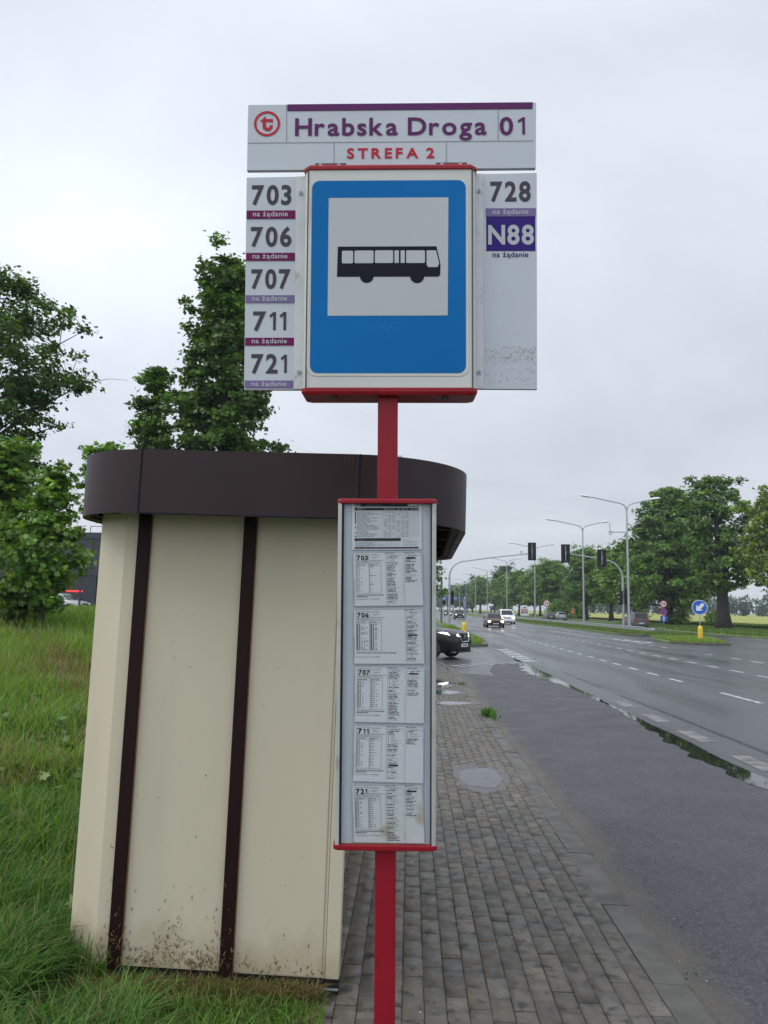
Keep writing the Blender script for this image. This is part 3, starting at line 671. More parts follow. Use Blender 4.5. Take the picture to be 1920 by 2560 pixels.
def coarse_nodes(m):
    n = m.node_tree.nodes; l = m.node_tree.links; b = n['Principled BSDF']
    t = n.new('ShaderNodeTexCoord'); v = n.new('ShaderNodeTexVoronoi'); v.inputs['Scale'].default_value = 105; l.new(t.outputs['Object'], v.inputs['Vector'])
    q = n.new('ShaderNodeBump'); q.inputs['Strength'].default_value = 0.8; q.inputs['Distance'].default_value = 0.012; q.invert = True
    l.new(v.outputs['Distance'], q.inputs['Height']); l.new(q.outputs[0], b.inputs['Normal'])
    # pale chippings and the sandy band washed against the kerb
    base = b.inputs['Base Color'].links[0].from_socket
    r = n.new('ShaderNodeMapRange'); l.new(v.outputs['Color'], r.inputs[0]); r.inputs[1].default_value = .62; r.inputs[2].default_value = .98; r.inputs[3].default_value = 0; r.inputs[4].default_value = .8
    x = n.new('ShaderNodeMixRGB'); x.inputs[2].default_value = (0.125, 0.127, 0.13, 1); l.new(base, x.inputs[1]); l.new(r.outputs[0], x.inputs[0])
    v2 = n.new('ShaderNodeTexVoronoi'); v2.inputs['Scale'].default_value = 42; l.new(t.outputs['Object'], v2.inputs['Vector'])
    r2 = n.new('ShaderNodeMapRange'); l.new(v2.outputs['Color'], r2.inputs[0]); r2.inputs[1].default_value = 0; r2.inputs[2].default_value = 1; r2.inputs[3].default_value = .62; r2.inputs[4].default_value = 1.38
    m2 = n.new('ShaderNodeVectorMath'); m2.operation = 'SCALE'; l.new(x.outputs[0], m2.inputs[0]); l.new(r2.outputs[0], m2.inputs['Scale']); x = m2
    s = n.new('ShaderNodeSeparateXYZ'); l.new(t.outputs['Object'], s.inputs[0])
    z = n.new('ShaderNodeTexNoise'); z.inputs['Scale'].default_value = 2.2; z.inputs['Detail'].default_value = 7; l.new(t.outputs['Object'], z.inputs['Vector'])
    a = n.new('ShaderNodeMath'); a.operation = 'MULTIPLY_ADD'; l.new(z.outputs['Fac'], a.inputs[0]); a.inputs[1].default_value = .42; l.new(s.outputs[0], a.inputs[2])
    d = n.new('ShaderNodeMapRange'); l.new(a.outputs[0], d.inputs[0]); d.inputs[1].default_value = 1.60; d.inputs[2].default_value = 1.78; d.inputs[3].default_value = .85; d.inputs[4].default_value = 0
    y = n.new('ShaderNodeMixRGB'); y.inputs[2].default_value = (0.105, 0.088, 0.068, 1); l.new(x.outputs[0], y.inputs[1]); l.new(d.outputs[0], y.inputs[0])
    l.new(y.outputs[0], b.inputs['Base Color'])
coarse_nodes(M['coarse'])
M['brick'] = mat('paver', (0.064, 0.06, 0.052), 0.5, spec=.38, var=0.25, vs=9, bump=0.12, bs=90, rv=0.16, attr=True, col2=(0.034, 0.032, 0.028), c2=(.52, .66), c2s=13)
M['joint'] = mat('joint_sand', (0.028, 0.026, 0.022), 0.9, var=.3, vs=20)
M['kerb'] = mat('kerb_concrete', (0.088, 0.085, 0.073), 0.55, spec=.35, var=0.22, vs=5, bump=0.1, bs=60, rv=.15, col2=(0.052, 0.05, 0.043), c2=(.5, .65), c2s=2.5)
M['water'] = mat('water', (0.012, 0.012, 0.012), 0.03, spec=0.6)
M['line'] = mat('road_paint', (0.44, 0.45, 0.46), 0.5, var=.2, vs=6, col2=(0.15, 0.155, 0.16), c2=(.48, .68), c2s=6)
M['line_worn'] = mat('worn_road_paint', (0.165, 0.165, 0.158), 0.5, var=.2, vs=6, col2=(0.075, 0.077, 0.08), c2=(.45, .65), c2s=4)
M['line_faded'] = mat('faded_road_paint', (0.42, 0.425, 0.43), 0.5, var=.2, vs=6, col2=(0.16, 0.162, 0.165), c2=(.52, .72), c2s=5)
M['tar'] = mat('tar', (0.010, 0.010, 0.012), 0.35, var=.3, vs=9)
M['soil'] = mat('grass_soil', (0.040, 0.055, 0.018), 0.85, var=.35, vs=1.3, bump=.5, bs=14, col2=(0.075, 0.060, 0.028), c2=(.52, .66), c2s=.9)
M['turf'] = mat('turf', (0.075, 0.125, 0.028), 0.85, var=.4, vs=.9, bump=.6, bs=9, col2=(0.11, 0.13, 0.036), c2=(.5, .7), c2s=.35)
M['crop'] = mat('pale_crop_field', (0.27, 0.275, 0.050), 0.85, var=.18, vs=.25, bump=.4, bs=3, col2=(0.20, 0.24, 0.045), c2=(.45, .65), c2s=.08)
M['blade'] = leaf_mat('grass_blade', 0.38, 0.5, 0.3)
M['car_park'] = mat('car_park_asphalt', (0.06, 0.06, 0.062), 0.6, var=.15, vs=.3)

def st(name, o): o.name = name; return tag(o, kind='structure')
def grid_obj(name, x0, x1, y0, y1, nx, ny, zf, m):
    X, Y = np.meshgrid(np.linspace(x0, x1, nx), np.linspace(y0, y1, ny)); Z = zf(X, Y)
    V = np.stack([X.ravel(), Y.ravel(), Z.ravel()], 1); a = (np.arange(ny - 1)[:, None] * nx + np.arange(nx - 1)[None]).ravel()
    F = np.stack([a, a + 1, a + 1 + nx, a + nx], 1)
    return tag(link(name, np_mesh(name, V, F, m, smooth=True)), kind='structure')
def flat(name, pts, z, m):
    b = MB(); b.add([(p[0], p[1], z) for p in pts], [tuple(range(len(pts)))]); return tag(b.build(name, m), kind='structure')

flat('ground', [(-900, -60), (900, -60), (900, 1500), (-900, 1500)], -0.16, M['turf'])
flat('road', [(1.2, -30), (40, -30), (40, 20), (30, 45), (25.2, 56.5), (24.2, 66), (23, 70), (15.75, 70), (15.6, 78), (15.2, 96), (15.2, 165), (15.4, 220), (15.4, 900), (4.3, 900), (4.2, 100), (4.2, 65), (3.95, 53), (4.05, 42), (3.75, 38.2), (2.7, 37.7), (-20, 41), (-20, 30.5), (0.4, 28.0), (1.2, 26)], ROADZ - .004, M['asphalt'])
flat('opposite_road', [(20.6, 60), (24.0, 65), (24.3, 75), (26.8, 88), (28.2, 110), (27.8, 143), (28.2, 200), (29, 300), (31, 900), (21.6, 900), (21.2, 120), (20.8, 75)], ROADZ - .008, M['asphalt'])
flat('bus_bay', [(1.34, -30), (3.80, -30), (3.82, 24), (3.5, 27.5), (2.87, 27.05), (2.32, 23.3), (2.31, 21.8), (1.5, 22.26), (1.34, 22.6)], ROADZ, M['coarse'])
# side road patch with a straight cut edge is the plain asphalt beyond the bay

# pavement of individual bricks
def brick_mesh():
    L, W_, g, ch = 0.1995, 0.0985, 0.0032, 0.0045
    V = []; F = []; T = []; mi = []
    for c in range(-18, 23):
        x0 = -0.0205 - 0.0 + 0.0990 * (c - 0) - 0.0
        xa, xb = x0 + g / 2, x0 + 0.0990 - g / 2
        if xb > 1.169: continue
        off = (0.1 if c % 2 else 0.0) + NR.normal(0, .004)
        y = -1.0 + off
        while y < 27.6:
            ya, yb = y + .0032, y + L - .0032; y += L
            xm, ym = (xa + xb) / 2, (ya + yb) / 2
            if xm < -0.74 - .12 * math.sin(ym * 2.2) and ym < 3.6: continue
            lim = 1.175 if ym < 22 else 1.16 - ((ym - 22) / 5.5) ** 2 * .75
            if xm > lim - .03: continue
            dip = 0 * math.exp(-(((xm - .74) / .30) ** 2 + ((ym - 8.50) / .50) ** 2)) + 0 * math.exp(-(((xm - .72) / .40) ** 2 + ((ym - 14.9) / .28) ** 2)) + 0 * math.exp(-(((xm - .6) / .42) ** 2 + ((ym - 17.9) / 1.35) ** 2))
            z = NR.normal(0, .0011) - dip - (.004 if abs(xm) > 5 else 0); tx, ty = NR.normal(0, .006, 2)
            j = NR.normal(0, .0009, 2); b = len(V)
            for (px, py, in_) in ((xa, ya, 0), (xb, ya, 0), (xb, yb, 0), (xa, yb, 0), (xa + ch, ya + .006, 1), (xb - ch, ya + .006, 1), (xb - ch, yb - .006, 1), (xa + ch, yb - .006, 1)):
                V.append((px + j[0], py + j[1], z + (px - xm) * tx + (py - ym) * ty - (0 if in_ else .006)))
            F += [(b + 4, b + 5, b + 6, b + 7)] + [(b + q, b + (q + 1) % 4, b + 4 + (q + 1) % 4, b + 4 + q) for q in range(4)]
            k = NR.normal(1, .15); h = NR.normal(0, .035)
            T += [(.090 * k * (1 + h), .080 * k, .065 * k * (1 - h))] * 8
    return np_mesh('sidewalk', np.array(V), np.array(F), M['brick'], col=np.array(T))
tag(link('sidewalk', brick_mesh()), kind='structure')
flat('pavement_bed', [(-1.25, -30), (1.18, -30), (1.18, 22.5), (1.05, 25.5), (0.55, 27.6), (-1.25, 27.6)], -0.0085, M['joint'])
# kerb stones
def kx(y): return 1.170 if y < 22 else 1.170 - ((y - 22) / 5.6) ** 2 * .62
b = MB(); y = -6.0; rnd = random.Random(4)
while y < 27.2:
    e = y + 1.0 - .008; a0, a1 = kx(y), kx(e); dz = rnd.gauss(-.004, .003); j = rnd.gauss(0, .003); w0 = .182
    vs = []
    for yy, xx in ((y, a0), (e, a1)):
        vs += [(xx + j, yy, -.25), (xx + j, yy, dz), (xx + j + w0 - .02, yy, dz - .004), (xx + j + w0, yy, dz - .022), (xx + j + w0 + .004, yy, -.25)]
    b.add(vs, [(i, i + 1, i + 6, i + 5) for i in range(4)] + [(4, 3, 2, 1, 0), (5, 6, 7, 8, 9)]); y += 1.0
tag(b.build('kerb', M['kerb']), kind='structure')
# water lying on pavement and along the gutter
def puddle(cx, cy, rx, ry, z, seed, n=64):
    r_ = random.Random(seed); ph = [r_.uniform(0, 6.28) for _ in range(6)]; pts = []
    for i in range(n):
        a = 2 * math.pi * i / n; k = 1 + sum(.075 / (q + 1) ** .7 * math.sin((q + 2) * a + ph[q]) for q in range(6))
        pts.append((cx + rx * k * math.cos(a), cy + ry * k * math.sin(a)))
    return flat('puddle', pts, z, M['water'])
def film_mat():
    m = bpy.data.materials.new('wet_film'); m.use_nodes = True; n = m.node_tree.nodes; l = m.node_tree.links; n.remove(n['Principled BSDF'])
    g = n.new('ShaderNodeBsdfGlossy'); g.inputs['Roughness'].default_value = .08; g.inputs[0].default_value = (.8, .8, .8, 1); t = n.new('ShaderNodeBsdfTransparent'); t.inputs[0].default_value = (.78, .78, .78, 1)
    x = n.new('ShaderNodeMixShader'); x.inputs[0].default_value = .26; l.new(t.outputs[0], x.inputs[1]); l.new(g.outputs[0], x.inputs[2]); l.new(x.outputs[0], n['Material Output'].inputs[0]); return m
M['film'] = film_mat()
def wetpatch(cx, cy, rx, ry, seed):
    puddle(cx, cy, rx, ry, .0030, seed); r_ = random.Random(seed + 50); q = []
    for i in range(70):
        a = 2 * math.pi * i / 70; k = 1.34 + .10 * math.sin(3 * a + seed) + .06 * math.sin(7 * a) + r_.uniform(-.05, .05); q.append((cx + rx * k * math.cos(a), cy + ry * k * math.sin(a)))
    flat('wet_film', q, .0022, M['film'])
wetpatch(.75, 8.47, .215, .50, 1); wetpatch(.72, 14.87, .42, .24, 2); wetpatch(.55, 18.6, .42, .85, 3); wetpatch(.66, 16.75, .36, .42, 4)
def strip(name, L_, R_, z, m):
    n = len(L_); b = MB(); b.add([(p[0], p[1], z) for p in L_ + R_], [(i, n + i, n + i + 1, i + 1) for i in range(n - 1)]); return tag(b.build(name, m), kind='structure')
rnd = random.Random(9); Lp = []; Rp = []
y = 5.2
while y < 29.5:
    t = y
    wd = .10 + .20 * math.exp(-((y - 10.2) / 2.6) ** 2) + .42 * math.exp(-((y - 23.2) / 3.2) ** 2) + .10 * math.exp(-((y - 5.5) / 1.6) ** 2) - .05 * math.exp(-((y - 15.3) / .8) ** 2)
    wd *= 1 + .16 * math.sin(y * 5.1) + .12 * math.sin(y * 11.7 + 1)
    Lp.append((3.885 - max(.02, wd) - rnd.random() * .02, y)); Rp.append((3.885 + .02 * math.sin(y * 2.3) + rnd.random() * .012, y)); y += .14
strip('puddle', Lp, Rp, ROADZ + .004, M['water'])
# markings
def lines(name, rects, m=None, z=ROADZ + .0):
    b = MB()
    for x0, y0, x1, y1, wd in rects:
        dx_, dy_ = x1 - x0, y1 - y0; l_ = math.hypot(dx_, dy_); nx, ny = -dy_ / l_ * wd / 2, dx_ / l_ * wd / 2
        b.add([(x0 - nx, y0 - ny, z), (x0 + nx, y0 + ny, z), (x1 + nx, y1 + ny, z), (x1 - nx, y1 - ny, z)][::-1], [(0, 1, 2, 3)])
    return tag(b.build(name, m or M['line']), kind='structure')
r_ = [(7.08, 16.3, 7.05, 18.3, .13), (7.08, 10.0, 7.08, 12.0, .13)]
y = 20.9
while y < 60: r_.append((7.06, y, 7.05, y + .98, .13)); y += 1.98
y = 62.0
while y < 330: r_.append((7.1 + (y - 62) * .002, y, 7.1 + (y - 60) * .002, y + 4, .13)); y += 12
lines('lane_line', r_)
r_ = []; y = 20.6
while y < 62: r_.append((10.14, y, 10.12, y + .95, .13)); y += 1.97
y = 66
while y < 330: r_.append((10.4 + (y - 62) * .002, y, 10.4 + (y - 60) * .002, y + 4, .13)); y += 12
lines('lane_line', r_)
r_ = [(12.8, 25, 12.8, 26, .13), (12.8, 27, 12.8, 28, .13), (12.85, 29.3, 12.82, 30.3, .13), (12.85, 31.25, 12.85, 32.2, .13), (12.9, 34.2, 12.9, 35.1, .12), (12.9, 40.1, 12.9, 41.3, .13), (12.9, 42.4, 12.9, 43.5, .13), (12.9, 44.4, 12.9, 45.4, .13)]
r_ += [(12.5, 53.5, 13.3, 45.2, .14), (13.3, 54.0, 14.25, 47.2, .14), (12.5, 53.5, 12.2, 70, .14)] + [(12.75 + .22 * k, 50.6 - 1.5 * k, 13.75 + .18 * k, 51.6 - 1.5 * k, .4) for k in range(4)]
r_ += [(14.5, 60, 14.3, 95, .12), (14.3, 95, 14.3, 240, .12)]
lines('lane_line', r_)
r_ = [(1.51, 24.95, 1.51, 25.5), (1.85, 25.37, 1.85, 25.9), (2.17, 25.75, 2.17, 26.3), (2.53, 26.05, 2.53, 26.6), (2.92, 26.38, 2.92, 26.9), (3.3, 26.8, 3.3, 27.3), (3.62, 27.0, 3.62, 27.5)]
lines('crossing_mark', [(a - .21, b_ + .36, a + .21, b_ - .20, .15) for a, b_, c, d_ in r_], z=ROADZ + .005)
lines('crossing_mark', [(3.86, 28.2 + k * 1.25, 4.36, 28.2 + k * 1.25, .62) for k in range(7)] + [(3.84, 27.6, 3.9, 36.8, .05), (4.40, 27.6, 4.40, 36.8, .05)], M['line_faded'])
lines('worn_edge_block', [(4.19, y_, 4.19, y_ + .96, .25) for y_ in (7.4, 9.4, 11.4, 13.32, 15.2)], M['line_worn'])
b = MB(); pts = [(4.66, 5), (4.66, 10.6), (4.64, 11.6), (4.62, 13.1), (4.60, 15.1), (4.52, 17.3)]; rnd = random.Random(2)
P_ = []; y = 5.0
while y < 17.4:
    x = np.interp(y, [p[1] for p in pts], [p[0] for p in pts]); P_.append((x + rnd.gauss(0, .008), y, .032 + .02 * rnd.random())); y += .09
vs = [(x - h, y, ROADZ) for x, y, h in P_] + [(x + h, y, ROADZ) for x, y, h in P_]; n = len(P_)
b.add(vs, [(i, n + i, n + i + 1, i + 1) for i in range(n - 1)])
for ya, yb in ((19.0, 19.9), (20.3, 21.6), (22.4, 23.6), (27, 27.5), (29, 29.6)):
    b.add([(4.50, ya, ROADZ), (4.58, ya, ROADZ), (4.52, yb, ROADZ), (4.45, yb, ROADZ)], [(0, 1, 2, 3)])
tag(b.build('tar_seam', M['tar']), kind='structure')

# fine cracks and old patch joints in the carriageway
b = MB(); rnd = random.Random(44)
for x, y, l_, a in ((5.6, 9.5, 5, 1.5), (6.2, 15, 4, .2), (8.6, 18, 7, 1.62), (9.3, 25, 2.5, .1), (8.3, 33, 9, 1.55), (11.5, 30, 6, 1.6), (10.9, 46, 2.5, .2), (6.0, 27, 6, 1.5), (2.6, 12.5, 2.0, .35), (3.0, 17, 1.4, 2.6), (13.0, 58, 10, 1.6), (9.0, 52, 3, .15)):
    p = Vector((x, y)); L_ = []; R_ = []; n = int(l_ / .12)
    for i in range(n):
        a += rnd.gauss(0, .10); p += Vector((math.cos(a), math.sin(a))) * .12; a += (1.5 if l_ > 4 else .2) * 0; w2 = rnd.uniform(.003, .011); q = Vector((-math.sin(a), math.cos(a))) * w2
        L_.append(p + q); R_.append(p - q)
    z = ROADZ - .001 if x > 3.9 else ROADZ + .003
    b.add([(v.x, v.y, z) for v in L_ + R_], [(i, n + i, n + i + 1, i + 1) for i in range(n - 1)])
tag(b.build('road_crack', M['tar']), kind='structure')
# grass bank on the left, verges and median
grid_obj('grass_bank', -60, -0.70, 1.2, 26.6, 160, 90, lambda X, Y: np.where(X > -.78, -.02, zl(X, Y)) + np.where((X > -1.3) & (X < -.3) & (Y > 3.72), -.06, 0), M['soil'])
grid_obj('grass_bank', -60, -0.70, 26.6, 75, 60, 40, lambda X, Y: (zl(X, Y) - .45 * sst(Y, 36, 44) * (X < -15)) * np.where((Y > 28.5) & (Y < 42) & (X > -20), 0.0, 1.0) - np.where((Y > 28.5) & (Y < 42) & (X > -20), .30, 0), M['soil'])
flat('car_park', [(-60, 44), (-20, 44), (-20, 71), (-60, 71)], 1.0, M['car_park'])
def verge(name, pts, z, m=None):
    b = MB(); b.prism(pts, -.2, z, 0); return tag(b.build(name, m or M['turf'], bevel=.05), kind='structure')
verge('left_verge', [(-60, 43.5), (-20, 41.3), (2.68, 37.9), (3.7, 38.4), (4.0, 42.1), (3.9, 53.4), (4.15, 65), (4.15, 100), (4.25, 900), (-60, 900)], .06)
verge('median', [(19.2, 57.6), (20.7, 67), (20.9, 80), (21.3, 120), (21.6, 900), (15.4, 900), (15.4, 220), (15.2, 165), (15.2, 96), (15.75, 77), (15.7, 60), (16.4, 57.2)], .07)
verge('traffic_island', [(14.9, 45.6), (15.8, 44.0), (17.5, 44.3), (18.9, 48.2), (20.0, 53.8), (17.0, 52.7), (15.4, 50.5)], .05)
verge('right_verge', [(40, 20), (40, 300), (40, 900), (31, 900), (29, 300), (28.2, 200), (27.8, 143), (28.2, 110), (26.8, 88), (24.3, 75), (24.2, 66), (25.2, 56.5), (30, 45)], .05)
flat('crop_field', [(38, 15), (900, 15), (900, 900), (38, 900)], .35, M['crop'])
b = MB()
for P_ in ([(2.66, 37.72), (3.74, 38.2), (4.06, 42.1), (3.96, 53.4)], [(14.8, 45.6), (15.8, 43.85), (17.6, 44.15), (19.05, 48.2), (20.15, 53.9)], [(15.6, 60), (16.3, 57.0), (19.3, 57.4)]):
    for i in range(len(P_) - 1):
        p, q = Vector(P_[i]), Vector(P_[i + 1]); d_ = (q - p).normalized(); k = Vector((-d_.y, d_.x)) * .12
        b.add([(p.x, p.y, -.2), (q.x, q.y, -.2), (q.x, q.y, .075), (p.x, p.y, .075), (p.x + k.x, p.y + k.y, -.2), (q.x + k.x, q.y + k.y, -.2), (q.x + k.x, q.y + k.y, .085), (p.x + k.x, p.y + k.y, .085)], [(0, 1, 2, 3), (3, 2, 6, 7), (7, 6, 5, 4)])
tag(b.build('kerb', M['kerb']), kind='structure')

# ---- grass blades
def blades(name, X, Y, Z, hgt, wid, bend, palette, dry=None, label=None):
    n = len(X); az = NR.uniform(0, 2 * np.pi, n); be = bend * NR.uniform(.3, 1.5, n); hh = hgt * NR.uniform(.55, 1.25, n); ww = wid * NR.uniform(.7, 1.3, n)
    face = az + np.pi / 2 + NR.normal(0, .5, n)
    dirx, diry = np.cos(az), np.sin(az); px, py = np.cos(face), np.sin(face)
    V = np.zeros((n, 8, 3), np.float32)
    for i, t in enumerate((0, .38, .72, 1.0)):
        out = be * hh * t ** 2.0; up = hh * (t - .38 * be * t ** 2.6); wv = ww * (1, .9, .6, .08)[i] / 2
        cx, cy, cz = X + dirx * out, Y + diry * out, Z + up
        V[:, 2 * i, 0] = cx - px * wv; V[:, 2 * i, 1] = cy - py * wv; V[:, 2 * i, 2] = cz
        V[:, 2 * i + 1, 0] = cx + px * wv; V[:, 2 * i + 1, 1] = cy + py * wv; V[:, 2 * i + 1, 2] = cz
    base = (np.arange(n) * 8)[:, None, None]; F = (base + np.array([[0, 1, 3, 2], [2, 3, 5, 4], [4, 5, 7, 6]])[None]).reshape(-1, 4)
    pal = np.array(palette); c = pal[NR.integers(0, len(pal), n)] * NR.uniform(.7, 1.3, (n, 1))
    if dry is not None:
        k = NR.random(n) < dry; c[k] = np.array([(.24, .18, .085)]) * NR.uniform(.5, 1.2, (k.sum(), 1))
    C = np.repeat(c, 8, 0)
    o = link(name, np_mesh(name, V.reshape(-1, 3), F, M['blade'], col=C, smooth=True)); return tag(o, kind='stuff')
LUSH = [(.066, .155, .022), (.085, .188, .028), (.052, .125, .022), (.11, .205, .036)]
MID = [(.125, .250, .028), (.155, .280, .036), (.100, .205, .025), (.180, .285, .050), (.150, .215, .048)]
def scat(n, x0, x1, y0, y1): return NR.uniform(x0, x1, n), NR.uniform(y0, y1, n)
def keep(a, *A): return [q[a] for q in A]
def notshelter(X, Y): return ~((X > -1.63) & (X < -.30) & (Y > 3.76) & (Y < 6.3))
# tufts: clump centres so the sward is uneven
def field(n, x0, x1, y0, y1, h, wd, bend, pal, dryf, tuft=0.0, ntuft=1, cond=None):
    X, Y = scat(n, x0, x1, y0, y1)
    if tuft:
        tx, ty = scat(ntuft, x0, x1, y0, y1); k = NR.integers(0, ntuft, n); s = NR.random(n) < .7
        X = np.where(s, tx[k] + NR.normal(0, tuft, n), X); Y = np.where(s, ty[k] + NR.normal(0, tuft, n), Y)
    a = notshelter(X, Y) & (X < -.66 + .10 * np.sin(Y * 5))
    if cond is not None: a &= cond(X, Y)
    X, Y = X[a], Y[a]
    m = lump(X, Y, .55)
    hv = h * (1 + .35 * m) * np.where(dryf * 2.2 * sst(lump(X + 3, Y - 2, .8), .15, .7) > .5, .55, 1)
    dr = np.clip(dryf * (.12 + 2.6 * sst(lump(X + 3, Y - 2, .8), .05, .6)), 0, .9)
    return blades('grass', X, Y, zl(X, Y) - .01, hv, wd, bend, pal, dr)
vis = lambda X, Y: X > -(Y * .62 + .5)
inner = lambda X, Y: vis(X, Y) & ~((X > -1.62) & (Y > 3.25 + .25 * np.sin(X * 9)))
field(30000, -3.6, -.62, 2.5, 4.6, .24, .0075, .8, LUSH, .05, .10, 330, inner)
field(24000, -4.6, -1.55, 4.4, 7.2, .24, .0080, .75, LUSH + MID[:3], .20, .13, 260, vis)
field(44000, -9.5, -1.5, 6.6, 13.5, .34, .0095, .65, MID, .30, .22, 420, vis)
field(42000, -21, -1.5, 13, 27, .34, .015, .6, MID, .12, .35, 500, lambda X, Y: (X > -(Y * .62 + 1)) & (X < -Y * .30))
field(16000, -40, -8, 27, 44, .34, .03, .6, MID, .10, .6, 300, lambda X, Y: X < -Y * .33)
# short turf in front of the shelter, straggling on to the pavement
X, Y = scat(15000, -1.75, -.35, 3.1, 3.80); a = (Y < 3.76) & (X < -.52 + .28 * NR.random(len(X)) - .55 * (Y < 3.45) * NR.random(len(X)))
X, Y = X[a], Y[a]; blades('grass', X, Y, np.maximum(zl(X, Y) * .6 - .01, -.012), .052, .0045, .8, LUSH + MID[:2], .16)
X, Y = scat(3000, -1.5, -.40, 3.66, 3.778); blades('dry_grass', X, Y, np.full(len(X), .01), .085, .0040, 1.0, [(.20, .145, .06), (.16, .12, .055), (.09, .09, .03)], .4)
X, Y = scat(2600, -1.5, -.50, 3.52, 3.75); k_ = NR.random(len(X)) < .35 + .6 * sst(lump(X * 2, Y), -.1, .5); X, Y = X[k_], Y[k_]; blades('grass', X, Y, np.full(len(X), .0), .105, .0048, .9, MID[:3] + LUSH, .30)
X, Y = scat(700, -1.75, -1.36, 3.72, 4.1); blades('grass', X, Y, zl(X, Y), .2, .007, .6, LUSH, .1)
# grass of verge, island and median seen from afar
X, Y = scat(9000, 14.9, 19.9, 44, 54); i_l = 14.9 + (Y - 44) * .05; a = (X > 15.2 + np.abs(Y - 46) * .12) & (X < 17.6 + (Y - 44.3) * .24) & (Y > 44.4 + np.abs(X - 16.4) * .3); blades('grass', X[a], Y[a], np.full(a.sum(), .05), .20, .03, .6, MID, .12)
X, Y = scat(26000, 15.5, 20.6, 57.5, 130); a = (X > np.interp(Y, [57.5, 60, 77, 96, 130], [16.6, 15.9, 15.9, 15.4, 15.4])) & ((X < 18.4) | (Y < 65)); blades('grass', X[a], Y[a], np.full(a.sum(), .07), .20, .05, .6, [(.08, .145, .028), (.10, .165, .034), (.06, .115, .024)], .06)
X, Y = scat(16000, 2.2, 4.0, 38.3, 75); a = X < np.interp(Y, [38.3, 42, 53, 75], [3.4, 3.85, 3.8, 4.05]); blades('grass', X[a], Y[a], np.full(a.sum(), .06), .20, .03, .6, MID, .1)
X, Y = scat(30000, 24.2, 42, 57, 112); a = X > np.interp(Y, [57, 66, 75, 88, 112], [25.6, 24.7, 24.8, 27.2, 28.6]); blades('grass', X[a], Y[a], np.where(X[a] > 37.5, .34, .05), .22, .06, .6, [(.075, .14, .026), (.06, .115, .024), (.10, .16, .034)], .04)
# seed stalks and broad leaved weeds among the grass
X, Y = scat(1500, -9, -1.4, 3.2, 13); a = vis(X, Y) & notshelter(X, Y) & (X < -1.75); X, Y = X[a], Y[a]
blades('seed_stalk', X, Y, zl(X, Y), .55, .0045, .35, [(.20, .17, .07), (.16, .15, .06), (.24, .19, .09)])
rg = np.random.default_rng(5); C = []; ids = []
for k in range(260):
    x, y = rg.uniform(-7, -.8), rg.uniform(2.7, 9)
    if not (x > -(y * .62 + .5)) or (x > -1.75 and y > 3.3) : continue
    n = rg.integers(5, 10); r_ = rg.uniform(.03, .09); a = rg.uniform(0, 6.28, n); C.append(np.stack([x + r_ * np.cos(a), y + r_ * np.sin(a), float(zl(x, y)) + rg.uniform(.05, .20, n)], 1)); ids.append(np.full(n, k))
C = np.concatenate(C); WEEDS = (C, np.concatenate(ids))
# weeds in the kerb joint
def weed(x, y, n, h, label):
    X = x + NR.normal(0, .05, n); Y = y + NR.normal(0, .10, n); o = blades('kerb_weed', X, Y, np.full(n, -.02), h, .030, .9, [(.06, .15, .02), (.075, .17, .025), (.045, .11, .018)], None)
    del o['kind']; tag(o, label, 'weed')
weed(1.31, 13.3, 130, .17, 'bright green weed sprouting from the kerb edge'); weed(1.19, 18.6, 40, .10, 'small yellowish weed in the kerb joint beyond the manhole puddle')
X = NR.uniform(.2, 1.3, 260); Y = NR.choice([11.55, 12.1, 16.0, 20.5, 22, 24, 25.5], 260) + NR.normal(0, .12, 260); X = np.where(NR.random(260) < .7, 1.15 + NR.normal(0, .05, 260), X)
blades('joint_grass', X, Y, np.full(260, -.006), .03, .008, .9, [(.05, .08, .02), (.07, .09, .03)], .3)
# litter of small stones and twigs on pavement and bay
b = MB(); rnd = random.Random(31)
for k in range(420):
    if rnd.random() < .5: x, y, z = rnd.uniform(1.36, 1.62), rnd.uniform(2.5, 20), ROADZ
    elif rnd.random() < .5: x, y, z = rnd.uniform(1.5, 3.6), rnd.uniform(2.5, 16), ROADZ
    else: x, y, z = rnd.uniform(-.4, 1.1), rnd.uniform(2.6, 12), 0
    r_ = rnd.uniform(.002, .007); mi = 0 if rnd.random() < .5 else 1
    if rnd.random() < .13: r_ *= .6; a = rnd.uniform(0, 3.1); l_ = rnd.uniform(.02, .07); b.tube([(x, y, z + .003), (x + l_ * math.cos(a), y + l_ * math.sin(a), z + .004)], .0018, 4, 2)
    else: b.lathe([(r_ * .7, 0), (r_, r_ * .35), (r_ * .5, r_ * .8)], 5, (x, y, z), mi)
tag(b.build('grit', [mat('grit_pale', (.30, .29, .27), .8), mat('grit_dark', (.035, .032, .03), .8), mat('twig', (.17, .13, .08), .8)]), kind='stuff')

